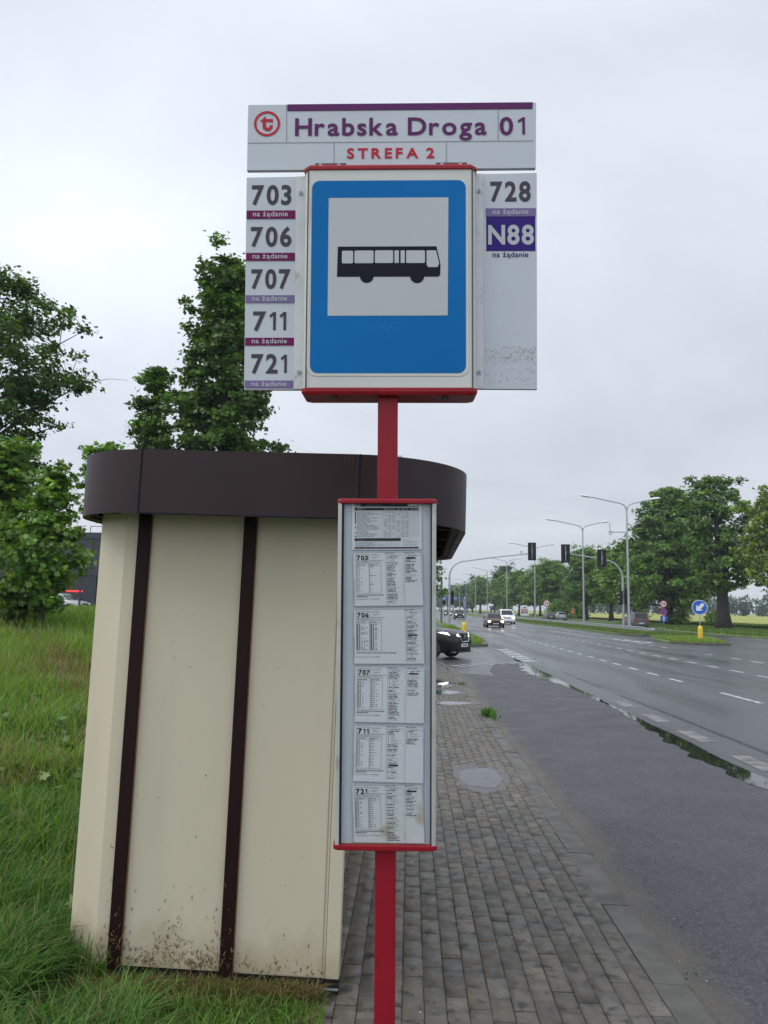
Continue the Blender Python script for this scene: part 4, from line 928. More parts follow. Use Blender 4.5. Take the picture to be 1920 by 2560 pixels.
# ================================================================ trees and shrubs
M['bark'] = mat('bark', (0.050, 0.042, 0.034), 0.9, var=.3, vs=3, bump=.6, bs=9, stretch=(1, 1, .25))
M['bark_dark'] = mat('bark_dark', (0.026, 0.023, 0.021), 0.9, var=.3, vs=3, bump=.5, bs=9, stretch=(1, 1, .25))
M['leaf'] = leaf_mat('leaf', 0.30, 0.42, 0.35)
KITE = np.array([(0, -.5, 0), (.40, .02, .07), (0, .55, 0), (-.40, .02, .07)])
MAPLE = np.array([(0, -.5, 0), (.20, -.22, .03), (.55, -.22, .06), (.33, .06, .04), (.46, .40, .05), (.16, .26, .02), (0, .62, 0), (-.16, .26, .02), (-.46, .40, .05), (-.33, .06, .04), (-.55, -.22, .06), (-.20, -.22, .03)])
def leaves_mesh(name, C, size, cl_id, out, pal, rg, shape=KITE, up=.8, fresh=0.25):
    n = len(C); N = rg.normal(0, .65, (n, 3)) + out * .55; N[:, 2] += up; N /= np.linalg.norm(N, axis=1)[:, None]
    A = rg.normal(0, 1, (n, 3)); A[:, 2] -= .6; T = A - (A * N).sum(1)[:, None] * N; T /= np.linalg.norm(T, axis=1)[:, None]
    B = np.cross(N, T); s = size * rg.uniform(.65, 1.35, (n, 1, 1)); k = len(shape)
    V = C[:, None, :] + s * (shape[None, :, 0:1] * B[:, None] + shape[None, :, 1:2] * T[:, None] + shape[None, :, 2:3] * N[:, None])
    F = np.arange(n * k).reshape(n, k)
    pal = np.array(pal); ncl = cl_id.max() + 1
    cc = pal[rg.integers(0, len(pal), ncl)] * rg.uniform(.66, 1.34, (ncl, 1)); c = cc[cl_id] * rg.uniform(.72, 1.28, (n, 1)) * (1 + rg.normal(0, .10, (n, 3)) * np.array([1, .35, .6]))
    fr = rg.random(n) < fresh; c[fr] = c[fr] * np.array([1.45, 1.30, 1.0])
    return np_mesh(name, V.reshape(-1, 3), F, M['leaf'], col=np.repeat(c, k, 0))
def tree_meshes(seed, H, tr, z0, prof, nl, nleaf, ls, rc, pal, lean=(0, 0), fill=1.0, shape=KITE, twig=4, up=.8, bare=0, rise=.42, bark='bark', flat_=.55, trunk_top=.93, drop=None, sp=.44, flare=.7):
    """prof: list of (t, radius) along the crown from z0 to H; nl main limbs"""
    rg = np.random.default_rng(seed); b = MB(); pr = np.array(prof, float)
    rad = lambda z: float(np.interp((z - z0) / (H - z0), pr[:, 0], pr[:, 1]))
    P = [Vector((0, 0, -.3))]; kk = 9
    for i in range(1, kk + 1):
        t = i / kk; P.append(Vector((lean[0] * t ** 1.3 + rg.normal(0, .012 * H * t), lean[1] * t + rg.normal(0, .012 * H * t), H * trunk_top * t)))
    tw = lambda z: tr * max(.06, (1 - z / (H * 1.0)) ** .85) * (1 + flare * math.exp(-max(z, 0) / (tr * 2.2)))
    b.tube(P, [tw(p.z) for p in P], 10)
    def tp(z):
        for i in range(kk):
            if P[i + 1].z >= z: q = (z - P[i].z) / (P[i + 1].z - P[i].z); return P[i].lerp(P[i + 1], q)
        return P[-1].copy()
    CL = []
    for i in range(nl):
        f = (i + .5) / nl; zt = z0 + (H - z0) * (f ** .9 * .97 + .02); az = i * 2.399 + rg.normal(0, .35)
        rr = rad(zt) * rg.uniform(.70, 1.04)
        zb = max(H * .12, zt - rr * rise * rg.uniform(.6, 1.5) - .03 * H)
        s0 = tp(min(zb, H * .9)); e = Vector((tp(min(zt, H * .92)).x + rr * math.cos(az), tp(min(zt, H * .92)).y + rr * math.sin(az), zt + rg.normal(0, .02 * H)))
        if drop and drop(e): continue
        mid = s0.lerp(e, .5) + Vector((rg.normal(0, .06), rg.normal(0, .06), rr * .10 + rg.normal(0, .05))) ; q1 = s0.lerp(mid, .5) + Vector((0, 0, rr * .03))
        r0 = max(.012, tw(zb) * .45 * min(1, rr / (pr[:, 1].max() + .01) + .25))
        path = [s0, q1, mid, mid.lerp(e, .55) + Vector((rg.normal(0, .05), rg.normal(0, .05), .03)), e]
        b.tube(path, [r0, r0 * .75, r0 * .5, r0 * .3, r0 * .12], 6)
        CL.append((e, rc * rg.uniform(.8, 1.2)))
        for k in range(twig):
            u = .30 + .7 * (k + rg.random()) / twig; a_ = path[2].lerp(e, (u - .5) * 2) if u > .5 else s0.lerp(path[2], u * 2)
            d = Vector(rg.normal(0, 1, 3)); d.z = abs(d.z) * .5 + .1; d.normalize(); l_ = rc * rg.uniform(1.0, 2.2)
            g = a_ + d * l_; b.tube([a_, a_.lerp(g, .5) + Vector((0, 0, .05 * l_)), g], [r0 * .28, r0 * .18, r0 * .05 + .002], 4, cap=False); CL.append((g, rc * rg.uniform(.6, 1.1)))
    nf = int(len(CL) * fill)
    for _ in range(nf):
        z = z0 + (H - z0) * rg.random() ** .9; a = rg.uniform(0, 6.283); q = rad(z) * math.sqrt(rg.uniform(.1, .92)); c = tp(min(z, H * .92))
        g = Vector((c.x + q * math.cos(a), c.y + q * math.sin(a), z))
        if drop and drop(g): continue
        CL.append((g, rc * rg.uniform(.7, 1.15)))
    for _ in range(bare):
        a_, _r = CL[rg.integers(0, len(CL))]; d = Vector(rg.normal(0, 1, 3)); d.z = abs(d.z) * .4; d.normalize(); g = a_ + d * rc * rg.uniform(1.8, 3.2)
        b.tube([a_, a_.lerp(g, .5) + Vector(rg.normal(0, .05, 3)), g], [.014, .009, .004], 4, cap=False)
        m_ = a_.lerp(g, .6); b.tube([m_, m_ + Vector(rg.normal(0, .25, 3)) * rc], [.007, .003], 3, cap=False)
    cc = np.array([c[0] for c in CL]); cr = np.array([c[1] for c in CL]); wgt = cr ** 2 / (cr ** 2).sum()
    ids = rg.choice(len(CL), nleaf, p=wgt); off = rg.normal(0, sp, (nleaf, 3)); off[:, 2] *= flat_
    C = cc[ids] + off * cr[ids][:, None]; C[:, 2] = np.maximum(C[:, 2], .15)
    axis = np.array([lean[0] * .5, lean[1] * .5, 0]); o = C - axis; o[:, 2] = (C[:, 2] - (z0 + H) / 2) * .7; o /= (np.linalg.norm(o, axis=1)[:, None] + 1e-6)
    cm = leaves_mesh('crown', C, ls, ids, o, pal, rg, shape, up)
    tm = bpy.data.meshes.new('trunk'); tm.from_pydata(b.v, [], b.f); tm.materials.append(M[bark]); tm.polygons.foreach_set('use_smooth', [True] * len(b.f)); tm.update()
    return tm, cm
def plant(name, pos, meshes, label, cat, group=None, rz=0.0, sc=1.0):
    o = empty(name, pos, (0, 0, rz)); o.scale = (sc, sc, sc) if isinstance(sc, (int, float)) else sc
    link('trunk' if cat == 'tree' else 'stem', meshes[0], o); link('crown' if cat == 'tree' else 'foliage', meshes[1], o)
    return tag(o, label, cat, group)
DK = [(.052, .112, .024), (.064, .132, .027), (.044, .094, .023), (.076, .148, .032)]
MG = [(.088, .185, .030), (.108, .212, .034), (.074, .155, .027), (.128, .228, .040)]
LG = [(.095, .185, .030), (.115, .205, .035), (.080, .160, .028), (.070, .14, .025)]
YG = [(.140, .225, .034), (.175, .250, .038), (.115, .195, .032), (.165, .215, .040)]
BL = [(.042, .085, .045), (.050, .098, .050), (.036, .075, .042)]
ZL = lambda x, y: float(zl(x, y))
# broad weed leaves in the long grass
tag(link('broad_weeds', leaves_mesh('broad_weeds', WEEDS[0], .085, WEEDS[1], np.tile(np.array([[0, -.2, .5]]), (len(WEEDS[0]), 1)), [(.05, .12, .025), (.07, .15, .03), (.09, .15, .04)], np.random.default_rng(6), MAPLE, up=1.0)), kind='stuff')
# left side
plant('maple_tree', (-14.3, 24, .9), tree_meshes(1, 11.5, .30, 2.6, [(0, 1.7), (.2, 2.1), (.36, 1.9), (.50, 2.4), (.66, 3.2), (.80, 3.0), (.93, 2.2), (1, 1.0)], 36, 32000, .145, .55, DK, lean=(.6, 0), fill=.9, bare=40, twig=5, flat_=.5, up=.9, sp=.40, rise=.62), 'tall open-branched maple at the left edge with bare twigs against the sky', 'tree')
plant('maple_tree', (-7.55, 30, .8), tree_meshes(2, 14.6, .24, 6.0, [(0, .7), (.16, 1.75), (.36, 1.75), (.50, 1.35), (.70, 1.05), (.86, .6), (1, .12)], 40, 34000, .185, .58, DK + MG[:1], fill=.75, bare=8, twig=4, sp=.36, flat_=.6), 'tall dense conical tree rising directly behind the shelter and the left route panel', 'tree')
plant('maple_tree', (-10.2, 30.5, .8), tree_meshes(3, 10.4, .12, 5.0, [(0, 1.5), (.25, 1.1), (.40, .5), (.8, .45), (1, .25)], 17, 8500, .165, .42, DK + MG[:2], lean=(-.3, 0), fill=.5, bare=10, twig=3, flat_=.45), 'thin sparse tree beside the tall conical one, left of it above the roof', 'tree')
plant('maple_sapling', (-6.75, 17, .95), tree_meshes(4, 4.3, .05, 2.75, [(0, .5), (.4, .72), (.75, .45), (1, .12)], 14, 1700, .13, .22, MG, fill=.5, shape=MAPLE), 'small maple sapling peeping out left of the shelter roof', 'tree')
plant('maple_sapling', (-7.15, 15.0, ZL(-7.1, 15.0)), tree_meshes(5, 3.1, .05, .35, [(0, .35), (.18, .45), (.32, .92), (.48, .60), (.62, .40), (.8, .26), (1, .05)], 26, 5000, .115, .20, MG + LG[:1], fill=1.0, shape=MAPLE, lean=(.1, 0)), 'broad young maple with large leaves at the edge of the long grass', 'tree')
plant('maple_sapling', (-9.6, 17.5, ZL(-9.6, 17.5)), tree_meshes(6, 4.0, .08, .5, [(0, 1.1), (.4, 1.2), (.75, .8), (1, .2)], 24, 7500, .15, .33, MG, fill=.9, shape=MAPLE), 'taller young maple under the open-branched tree at the left edge', 'tree')
plant('shrub', (-8.3, 13.9, ZL(-8.3, 13.9)), tree_meshes(7, 2.15, .03, .1, [(0, .7), (.4, .95), (.8, .6), (1, .2)], 22, 6500, .055, .22, LG + YG[:2], fill=1.0), 'rounded yellow-green shrub with tiny leaves at the left edge', 'shrub')
plant('shrub', (-7.9, 15.2, ZL(-7.9, 15.2)), tree_meshes(8, .72, .025, .1, [(0, .5), (.5, .6), (1, .2)], 12, 1400, .12, .2, MG + LG[:1], fill=.8, shape=MAPLE), 'low leafy shrub in front of the broad young maple', 'shrub')
# the tree behind the shelter on the road side
plant('maple_tree', (.2, 62, .0), tree_meshes(9, 8.2, .18, 2.4, [(0, 1.8), (.4, 3.1), (.75, 2.3), (1, .5)], 24, 5200, .22, .6, DK, fill=.5, flat_=.4), 'tree showing a few leafy branch tips under the shelter roof, beside the road', 'tree')
# right side: big old trees along the verge
plant('lime_tree', (32.5, 83, 0), tree_meshes(20, 15.6, .66, 3.8, [(0, 1.8), (.12, 2.9), (.30, 3.0), (.5, 3.5), (.75, 3.0), (.9, 2.3), (1, 1.0)], 36, 11500, .36, .80, DK + MG, lean=(-.5, 0), fill=.22, bark='bark_dark', twig=4, flare=.45), 'old tree with a thick leaning bare trunk beside the blue arrow sign', 'tree')
plant('lime_tree', (32.5, 100, 0), tree_meshes(21, 17.2, .45, 2.2, [(0, 4.0), (.2, 5.3), (.45, 5.4), (.7, 4.5), (.9, 2.8), (1, .7)], 48, 26000, .40, 1.05, MG + DK[:2], fill=.9, bark='bark_dark', sp=.40), 'largest dense green tree behind the street lamp and dark minivan', 'tree')
plant('lime_tree', (36.2, 106, 0), tree_meshes(22, 14.5, .28, 4, [(0, 2.6), (.3, 3.6), (.7, 3.0), (1, .6)], 30, 9000, .36, .9, DK + MG[:2], fill=.9, bark='bark_dark'), 'slender trunked tree behind the blue arrow sign, left of the thick trunk', 'tree')
plant('ash_tree', (35.2, 76, 0), tree_meshes(23, 13.0, .40, 3.8, [(0, 1.6), (.2, 3.2), (.45, 3.5), (.7, 3.0), (.9, 1.9), (1, .5)], 36, 16000, .30, .8, YG, fill=.8, bark='bark_dark', flat_=.6), 'yellow-green tree at the right edge in young olive leaf', 'tree')
t1 = tree_meshes(24, 12.4, .30, 3.4, [(0, 2.4), (.3, 3.8), (.6, 3.6), (.85, 2.5), (1, .5)], 34, 11000, .42, 1.0, MG + DK[:2], fill=.6, bark='bark_dark')
t2 = tree_meshes(25, 11.4, .26, 3.0, [(0, 2.6), (.3, 3.6), (.7, 3.1), (1, .6)], 28, 8000, .42, .95, MG + LG[:2], fill=.9, bark='bark_dark')
t3 = tree_meshes(26, 14.5, .30, 2.5, [(0, 3.0), (.3, 4.3), (.65, 3.7), (.9, 2.2), (1, .6)], 30, 7000, .55, 1.1, DK + BL[:2], fill=1.0, bark='bark_dark')
t4 = tree_meshes(27, 15.5, .25, 1.5, [(0, 1.3), (.3, 1.8), (.7, 1.3), (1, .2)], 24, 4200, .48, .75, DK + BL, fill=1.0, bark='bark_dark')
RT = [(t1, 31.4, 142, 1.0, 'tree', 'open crowned tree behind the second street lamp, nearest of the verge row'), (t2, 34.2, 136, 1.05, 'tree', 'light green tree right of the open crowned one in the verge row'), (t2, 32.4, 118, 1.05, 'tree', 'tree left of the largest dense tree, under its crown edge'),
      (t1, 29.9, 168, .95, 'tree', 'tree behind the left speed limit sign at the far end of the near row'), (t2, 30.6, 196, .96, 'tree', 'rounded tree above the white advertising box'), (t3, 30.0, 255, 1.06, 'tree', 'dark dense tree standing tallest behind the white van'),
      (t2, 27.5, 232, 1.0, 'tree', 'pale tree between the white advertising box and the dark tall tree'), (t2, 25.6, 290, 1.15, 'tree', 'light green tree left of the dark tall tree'), (t2, 27.8, 318, 1.2, 'tree', 'light green tree behind the orange warning sign by the hut'),
      (t2, 29.0, 212, 1.05, 'tree', 'pale green tree left of the rounded one above the white advertising box'), (t1, 33.5, 205, 1.0, 'tree', 'open tree behind the left speed limit sign, farther than its neighbours'), (t3, 31.0, 275, .9, 'tree', 'dark tree right of the tallest dark one'), (t2, 36.5, 165, .9, 'tree', 'tree at the field edge behind the second street lamp'),
      (t2, 36.0, 128, 1.05, 'tree', 'tree filling the gap right of the second street lamp'), (t2, 38.5, 152, 1.0, 'tree', 'tree at the field edge behind the right traffic light arm'), (t3, 34.5, 182, .8, 'tree', 'dark tree behind the orange warning sign on the verge'),
      (t4, 26.2, 335, 1.0, 'tree', 'narrow pointed poplar standing above the tree row'), (t3, 24.6, 345, .85, 'tree', 'dark tree just right of the narrow poplar'), (t2, 23.0, 370, 1.1, 'tree', 'tree left of the narrow poplar'),
      (t3, 22.6, 420, .95, 'tree', 'far tree behind the blue overhead sign'), (t2, 21.8, 470, 1.15, 'tree', 'far tree left of the blue overhead sign'), (t3, 19.5, 540, 1.0, 'tree', 'farthest tree where the right row meets the horizon')]
for i, (ms, x, y, s, c, lab) in enumerate(RT): plant('verge_tree', (x, y, 0), ms, lab, c, 'row of trees beyond the opposite carriageway', rz=i * 1.7, sc=s)
LT = [(t3, -6.5, 330, .9, 'far tree on the left side of the road, nearest the lamps'), (t2, -9, 260, .9, 'tree on the left of the road hidden mostly by the timetable case'), (t3, 0.5, 480, 1.0, 'far tree left of the road near the vanishing point'), (t2, 3.0, 620, 1.3, 'farthest tree closing the view at the end of the road')]
for i, (ms, x, y, s, lab) in enumerate(LT): plant('verge_tree', (x, y, 0), ms, lab, 'tree', 'trees left of the main road', rz=i * 2.1 + .6, sc=s)
bs = tree_meshes(30, 2.4, .05, .1, [(0, 1.3), (.4, 1.7), (.8, 1.1), (1, .3)], 22, 2600, .20, .45, LG, fill=1.0)
for i, (x, y, s, lab) in enumerate(((29.8, 160, 1.5, 'light green bush left of the orange warning sign on the verge'), (33.4, 158, 1.4, 'light green bush behind the orange warning sign on the verge'), (31.5, 172, 1.5, 'pale bush below the open crowned tree'), (33.5, 99, .8, 'bush at the foot of the largest dense tree'), (36.2, 95, .75, 'low bush behind the blue arrow sign post'), (35.2, 122, .8, 'low bush at the field edge behind the verge row'), (28.6, 240, 1.6, 'bright bush beside the white advertising box'))):
    plant('bush', (x, y, 0), bs, lab, 'bush', 'bushes along the right verge', rz=i * 1.3, sc=s)
# far wood behind the crop field, reads as one mass
rg = np.random.default_rng(77); C = []; ids = []; k = 0
for i in range(150):
    x = 70 + i * 1.75 + rg.normal(0, 1); y = 365 + rg.normal(0, 7); h = 9.5 + 1.8 * math.sin(i * .23) + 1.3 * math.sin(i * .71 + 1) + rg.normal(0, .8); r_ = rg.uniform(2.2, 3.6)
    n = 150; p = rg.normal(0, 1, (n, 3)); p /= np.linalg.norm(p, axis=1)[:, None]; p *= rg.uniform(.6, 1, (n, 1)); q = np.stack([x + p[:, 0] * r_, y + p[:, 1] * r_, h * .52 + p[:, 2] * h * .48], 1); C.append(q); ids.append(np.full(n, i))
C = np.concatenate(C); o_ = np.tile(np.array([[0, -.6, .4]]), (len(C), 1))
tag(link('far_woodland', leaves_mesh('far_woodland', C, 1.15, np.concatenate(ids), o_, BL, rg, up=.5)), kind='stuff')

# ================================================================ street furniture
lamp_metal = M['steel']
M['lens'] = mat('lamp_lens', (.55, .57, .58), .3)
def make_lamp():
    t = empty('street_lamp'); b = MB(); b.tube([(0, 0, -.1), (0, 0, 1.2), (0, 0, 1.21), (0, 0, 8.6), (0, 0, 8.61), (0, 0, 11.2)], [.14, .135, .115, .10, .08, .07], 12); b.build('pole', lamp_metal, t, smooth=40)
    b = MB(); b.box(.085, .105, -.06, .06, .7, 1.2); b.build('service_door', lamp_metal, t)
    for s, l_ in ((-1, 3.4), (1, 2.25)):
        b = MB(); b.tube([(0, 0, 11.1), (s * .07, 0, 11.45), (s * .30, 0, 11.72), (s * .7, 0, 11.86), (s * l_, 0, 11.88 + .16 * l_)], [.07, .065, .06, .055, .055], 8); a = b.build('arm', lamp_metal, t, smooth=50)
        b = MB(); x0 = s * (l_ - .1); z0 = 11.86 + .16 * l_; n = 8; pr = [(0, .07), (.12, .15), (.45, .22), (.85, .19), (1.05, .07)]; b0 = len(b.v)
        for d, w_ in pr:
            for j in range(n):
                q = 2 * math.pi * j / n; b.v.append((x0 + s * d, w_ * math.cos(q), z0 + .14 * d + w_ * (.75 if math.sin(q) > 0 else .45) * math.sin(q)))
        for i in range(len(pr) - 1):
            for j in range(n): b.f.append((i * n + j, i * n + (j + 1) % n, (i + 1) * n + (j + 1) % n, (i + 1) * n + j)); b.m.append(0)
        b.f.append(tuple(range(n))); b.m.append(0); b.f.append(tuple(range(4 * n, 5 * n))); b.m.append(0)
        b.build('luminaire', M['lens'], a, smooth=50)
    return t
lp0 = make_lamp()
LPS = [(20.3, 74, 'tall double-arm street lamp next to the right traffic light mast'), (20.5, 94, 'double-arm street lamp behind the right traffic light arm'), (20.1, 128, 'double-arm street lamp behind the white advertising box, third from the right'), (20.0, 164.5, 'double-arm street lamp rising behind the white van'),
       (19.9, 206, 'double-arm street lamp against the dark tall tree'), (20.0, 244, 'double-arm street lamp before the light green trees'), (19.9, 285, 'far double-arm street lamp left of the narrow poplar'), (19.8, 322, 'far double-arm street lamp above the blue overhead sign'), (19.8, 365, 'very far double-arm street lamp behind the left traffic light post'), (19.8, 410, 'very far double-arm street lamp at the left of the row'), (19.8, 470, 'farthest double-arm street lamp by the vanishing point')]
for i, (x, y, lab) in enumerate(LPS):
    o = lp0 if i == 0 else copy_tree(lp0); o.location = (x, y, .05); tag(o, lab, 'street lamp', 'double-arm street lamps along the median')
b = MB(); b.tube([(0, 0, 9.1), (-1.55, 0, 9.1)], .05, 8); b.tube([(-1.6, 0, 9.0), (-1.6, 0, 9.95)], .04, 6)
n = 14
for i in range(n):
    a, c = 2 * math.pi * i / n, 2 * math.pi * (i + 1) / n; b.tube([(-1.55 + .16 * math.cos(a), 0, 9.02 + .16 * math.sin(a)), (-1.55 + .16 * math.cos(c), 0, 9.02 + .16 * math.sin(c))], .04, 5)
b.build('sensor_arm', lamp_metal, lp0)
def signal_head(par, x0, x1, z0, z1, y, name='signal_head', rail=True, lenses=True):
    b = MB(); b.box(x0, x1, y - .02, y + .02, z0, z1, 0); h = b.build(name, M['black_plastic'], par, bevel=.02)
    if rail:
        b = MB(); xm = (x0 + x1) / 2; b.box(xm - .022, xm + .022, y - .09, y - .05, z0 + .16, z1 - .16, 0); b.box(xm - .04, xm + .04, y - .14, y - .05, (z0 + z1) / 2 - .15, (z0 + z1) / 2 + .15, 0); b.build('mounting_rail', M['steel'], h)
    b = MB(); w_ = min(.16, (x1 - x0) * .4); xm = (x0 + x1) / 2; b.box(xm - w_, xm + w_, y + .02, y + .2, z0 + .2 * (z1 - z0), z1 - .2 * (z1 - z0)); b.build('lamp_housing', M['black_plastic'], h, bevel=.02)
    return h
def mast(pos, ctrl, heads, post_heads, label):
    t = empty('traffic_light_mast', pos); b = MB(); P = []
    b.tube([(0, 0, -.1)] + ctrl, [.115] + [.11 - .055 * i / (len(ctrl) - 1) for i in range(len(ctrl))], 12); b.build('mast_arm', M['steel'], t, smooth=50)
    b = MB(); b.lathe([(.15, 3.95), (.15, 4.1)], 12); b.lathe([(.17, 0), (.17, .06)], 12); b.build('collar', M['steel'], t)
    for h in heads: signal_head(t, *h)
    for h in post_heads: signal_head(t, *h, rail=False)
    return tag(t, label, 'traffic light', 'traffic light masts over the main road')
def arc(cx, cz, r_, a0, a1, n=8): return [(cx + r_ * math.cos(R(a0 + (a1 - a0) * i / n)), 0, cz + r_ * math.sin(R(a0 + (a1 - a0) * i / n))) for i in range(n + 1)]
ml = mast((3.9, 80, .05), [(0, 0, 2), (0, 0, 4.9)] + arc(1.55, 4.95, 1.55, 180, 96) + [(4.5, 0, 6.95), (8.3, 0, 7.42)], [(7.95, 8.78, 6.68, 8.50, -.15)], [(.14, .46, 2.1, 3.5, 0), (-.70, -.38, 2.1, 2.5, 0)], 'left traffic light mast curving over the road from the grass corner')
b = MB(); b.box(.15, .5, -.05, .05, 1.75, 2.05); b.build('control_box', M['steel'], ml); b = MB(); b.box(7.2, 7.4, -.05, .05, 7.45, 7.62); b.tube([(7.1, 0, 7.3), (7.4, 0, 7.1), (7.9, 0, 7.3)], .012, 4); b.build('camera_box', M['steel'], ml)
mr_ = mast((20.05, 75, .05), [(0, 0, 2), (0, 0, 4.75)] + arc(-1.75, 4.75, 1.75, 0, 84) + [(-3.3, 0, 6.80), (-5.4, 0, 7.10)], [(-5.8, -4.95, 6.2, 7.95, -.15), (-2.4, -1.53, 5.85, 7.5, -.15)], [(-.05 - .32, -.05, 2.35, 3.6, -.15), (.10, .42, 2.35, 3.85, -.22)], 'right traffic light mast with two black heads over the road')
b = MB()
for z in (2.6, 3.0, 3.4): b.lathe([(.08, -.03), (.09, .03)], 10, (-.40, -.1, z))
b.build('signal_visor', M['lens'], mr_)
t = empty('grey_post', (3.6, 92.8, .05)); b = MB(); b.tube([(0, 0, -.1), (0, 0, 4.75)], .13, 10); b.build('pole', mat('dark_steel', (.10, .12, .13), .5, metal=.3), t, smooth=40); b = MB(); b.lathe([(.14, 4.75), (.13, 4.82), (.03, 4.88)], 10); b.build('pole_cap', M['dark_metal'], t)
tag(t, 'plain dark grey post left of the left traffic light mast', 'post')
# guard rail with posts
t = empty('guard_rail', (0, 0, -.34)); tag(t, 'long galvanised guard rail along the grass median', 'guard rail')
gx = lambda y: float(np.interp(y, [67, 90, 116, 145, 290], [19.75, 19.5, 19.0, 19.0, 19.6]))
prof = [(-.045, .74), (-.075, .70), (-.075, .64), (-.02, .60), (-.02, .56), (-.075, .52), (-.075, .46), (-.045, .42)]
ys = [66.4] + list(np.arange(68, 292, 4.0)); b = MB(); vs = []
for y in ys:
    dz = .0 if y > 67 else -.06
    vs += [(gx(y) + p[0], y, p[1] + dz + .05) for p in prof]
k = len(prof); b.add(vs, [(i * k + j, i * k + j + 1, (i + 1) * k + j + 1, (i + 1) * k + j) for i in range(len(ys) - 1) for j in range(k - 1)])
b.add([(2 * (gx(p[1]) + .07) - p[0] + .0, p[1], p[2]) for p in b.v[:len(ys) * k]], [(i * k + j, i * k + j + 1, (i + 1) * k + j + 1, (i + 1) * k + j) for i in range(len(ys) - 1) for j in range(k - 1)])
b.build('rail_beam', M['steel'], t)
b = MB(); b.box(gx(66.4) - .10, gx(66.4) + .30, 65.4, 66.5, .30, .74); b.build('rail_end', M['steel'], t, bevel=.05)
pm = MB(); pm.box(-.04, .06, -.05, .05, -.1, .78); post0 = pm.build('rail_post', M['steel'], t); post0.location = (gx(68) + .05, 68, 0)
for y in np.arange(72, 292, 4.0):
    c = post0.copy(); COL.objects.link(c); c.location = (gx(y) + .05, float(y), 0)
# yellow bollards with blue arrow signs
M['yellow'] = mat('yellow_plastic', (.62, .42, .012), .45, var=.06); M['sblue'] = mat('road_sign_blue', (.006, .085, .42), .45); M['swhite'] = mat('road_sign_white', (.62, .64, .66), .45); M['sred'] = mat('road_sign_red', (.42, .02, .03), .45); M['syellow'] = mat('warning_orange', (.75, .22, .01), .5)
def bollard(pos, rz, lab, h=.88):
    t = empty('arrow_sign_bollard', pos, (0, 0, rz)); b = MB(); b.lathe([(.155, 0), (.155, .02), (.150, h - .16), (.12, h - .05), (.05, h)], 16); bo = b.build('bollard', M['yellow'], t, smooth=40)
    b = MB()
    for a in range(6):
        q = a * math.pi / 3 + .3; x, y = .149 * math.cos(q), .149 * math.sin(q); b.tube([(x, y, .12), (x, y, h - .22)], .018, 5)
    b.build('rib', mat('yellow_rib', (.45, .30, .01), .5), bo)
    b = MB(); b.tube([(0, 0, h - .05), (0, 0, h + 1.55)], .028, 8); b.build('post', M['steel'], t)
    b = MB(); b.disc((0, h + 1.12), .46, -.045, -.03, 0, 32); d = b.build('sign_disc', M['swhite'], t); b = MB(); b.disc((0, h + 1.12), .425, -.049, -.044, 0, 32); b.build('blue_field', M['sblue'], d)
    b = MB(); a = [(-.30, 0), (-.02, .24), (-.02, .10), (.31, .10), (.31, -.10), (-.02, -.10), (-.02, -.24)]; c, s = math.cos(R(45)), math.sin(R(45)); b.face([(p[0] * c - p[1] * s, h + 1.12 + p[0] * s + p[1] * c) for p in a][::1], -.052, 0); b.build('arrow', M['swhite'], d)
    return tag(t, lab, 'arrow sign', 'blue arrow signs on yellow bollards')
bollard((17.75, 49.0, .05), R(-8), 'blue arrow sign facing us on a yellow bollard on the grass island at right')
bollard((3.35, 49.6, .05), R(78), 'blue arrow sign seen edge-on on a yellow bollard behind the black car', .86)
# signs
def digits(b, s, x0, x1, z0, cap, y, mi): text(b, s, x0, x1, z0, cap, y, mi, .03, .12)
def pole_sign(name, pos, h, lab, build, rz=0, cat='road sign', rad=.03):
    t = empty(name, pos, (0, 0, rz)); b = MB(); b.tube([(0, 0, -.1), (0, 0, h)], rad, 8); b.build('post', M['steel'], t); build(t); return tag(t, lab, cat)
def speed(t, z, r_):
    b = MB(); b.disc((0, z), r_, -.05, -.035, 0, 32); d = b.build('speed_disc', M['sred'], t); b = MB(); b.disc((0, z), r_ * .78, -.054, -.049, 0, 32); digits(b, '70', -r_ * .5, r_ * .5, z - r_ * .36, r_ * .72, -.057, 1); b.build('speed_number', [M['swhite'], M['ink']], d)
pole_sign('speed_limit_sign', (20.75, 121, .05), 3.2, 'round 70 speed limit sign behind the guard rail, left of the two', lambda t: speed(t, 2.72, .52))
def multi(t):
    speed(t, 2.95, .42)
    b = MB(); b.disc((0, 2.05), .42, -.05, -.035, 0, 32); d = b.build('no_stopping_disc', M['sred'], t); b = MB(); b.disc((0, 2.05), .34, -.054, -.049, 0, 32); b.build('blue_field', M['sblue'], d); b = MB(); w_ = .045
    for s in (1, -1): c = .24; b.face([(-c - w_ * .7, 2.05 - s * c + s * w_ * .7), (-c + w_ * .7, 2.05 - s * c - s * w_ * .7), (c + w_ * .7, 2.05 + s * c - s * w_ * .7), (c - w_ * .7, 2.05 + s * c + s * w_ * .7)], -.057, 0)
    b.build('red_cross', M['sred'], d)
    b = MB(); b.plate([(-.38, .92), (.38, .92), (.38, 1.60), (-.38, 1.60)], -.05, -.035, 0); d = b.build('direction_plate', M['sblue'], t); b = MB(); b.face([(-.07, .98), (.07, .98), (.07, 1.32), (.2, 1.32), (0, 1.55), (-.2, 1.32), (-.07, 1.32)], -.053, 0); b.build('arrow', M['swhite'], d)
pole_sign('road_sign_stack', (29.2, 92, -.3), 3.4, 'post with 70 limit, no stopping and blue straight-ahead plates', multi)
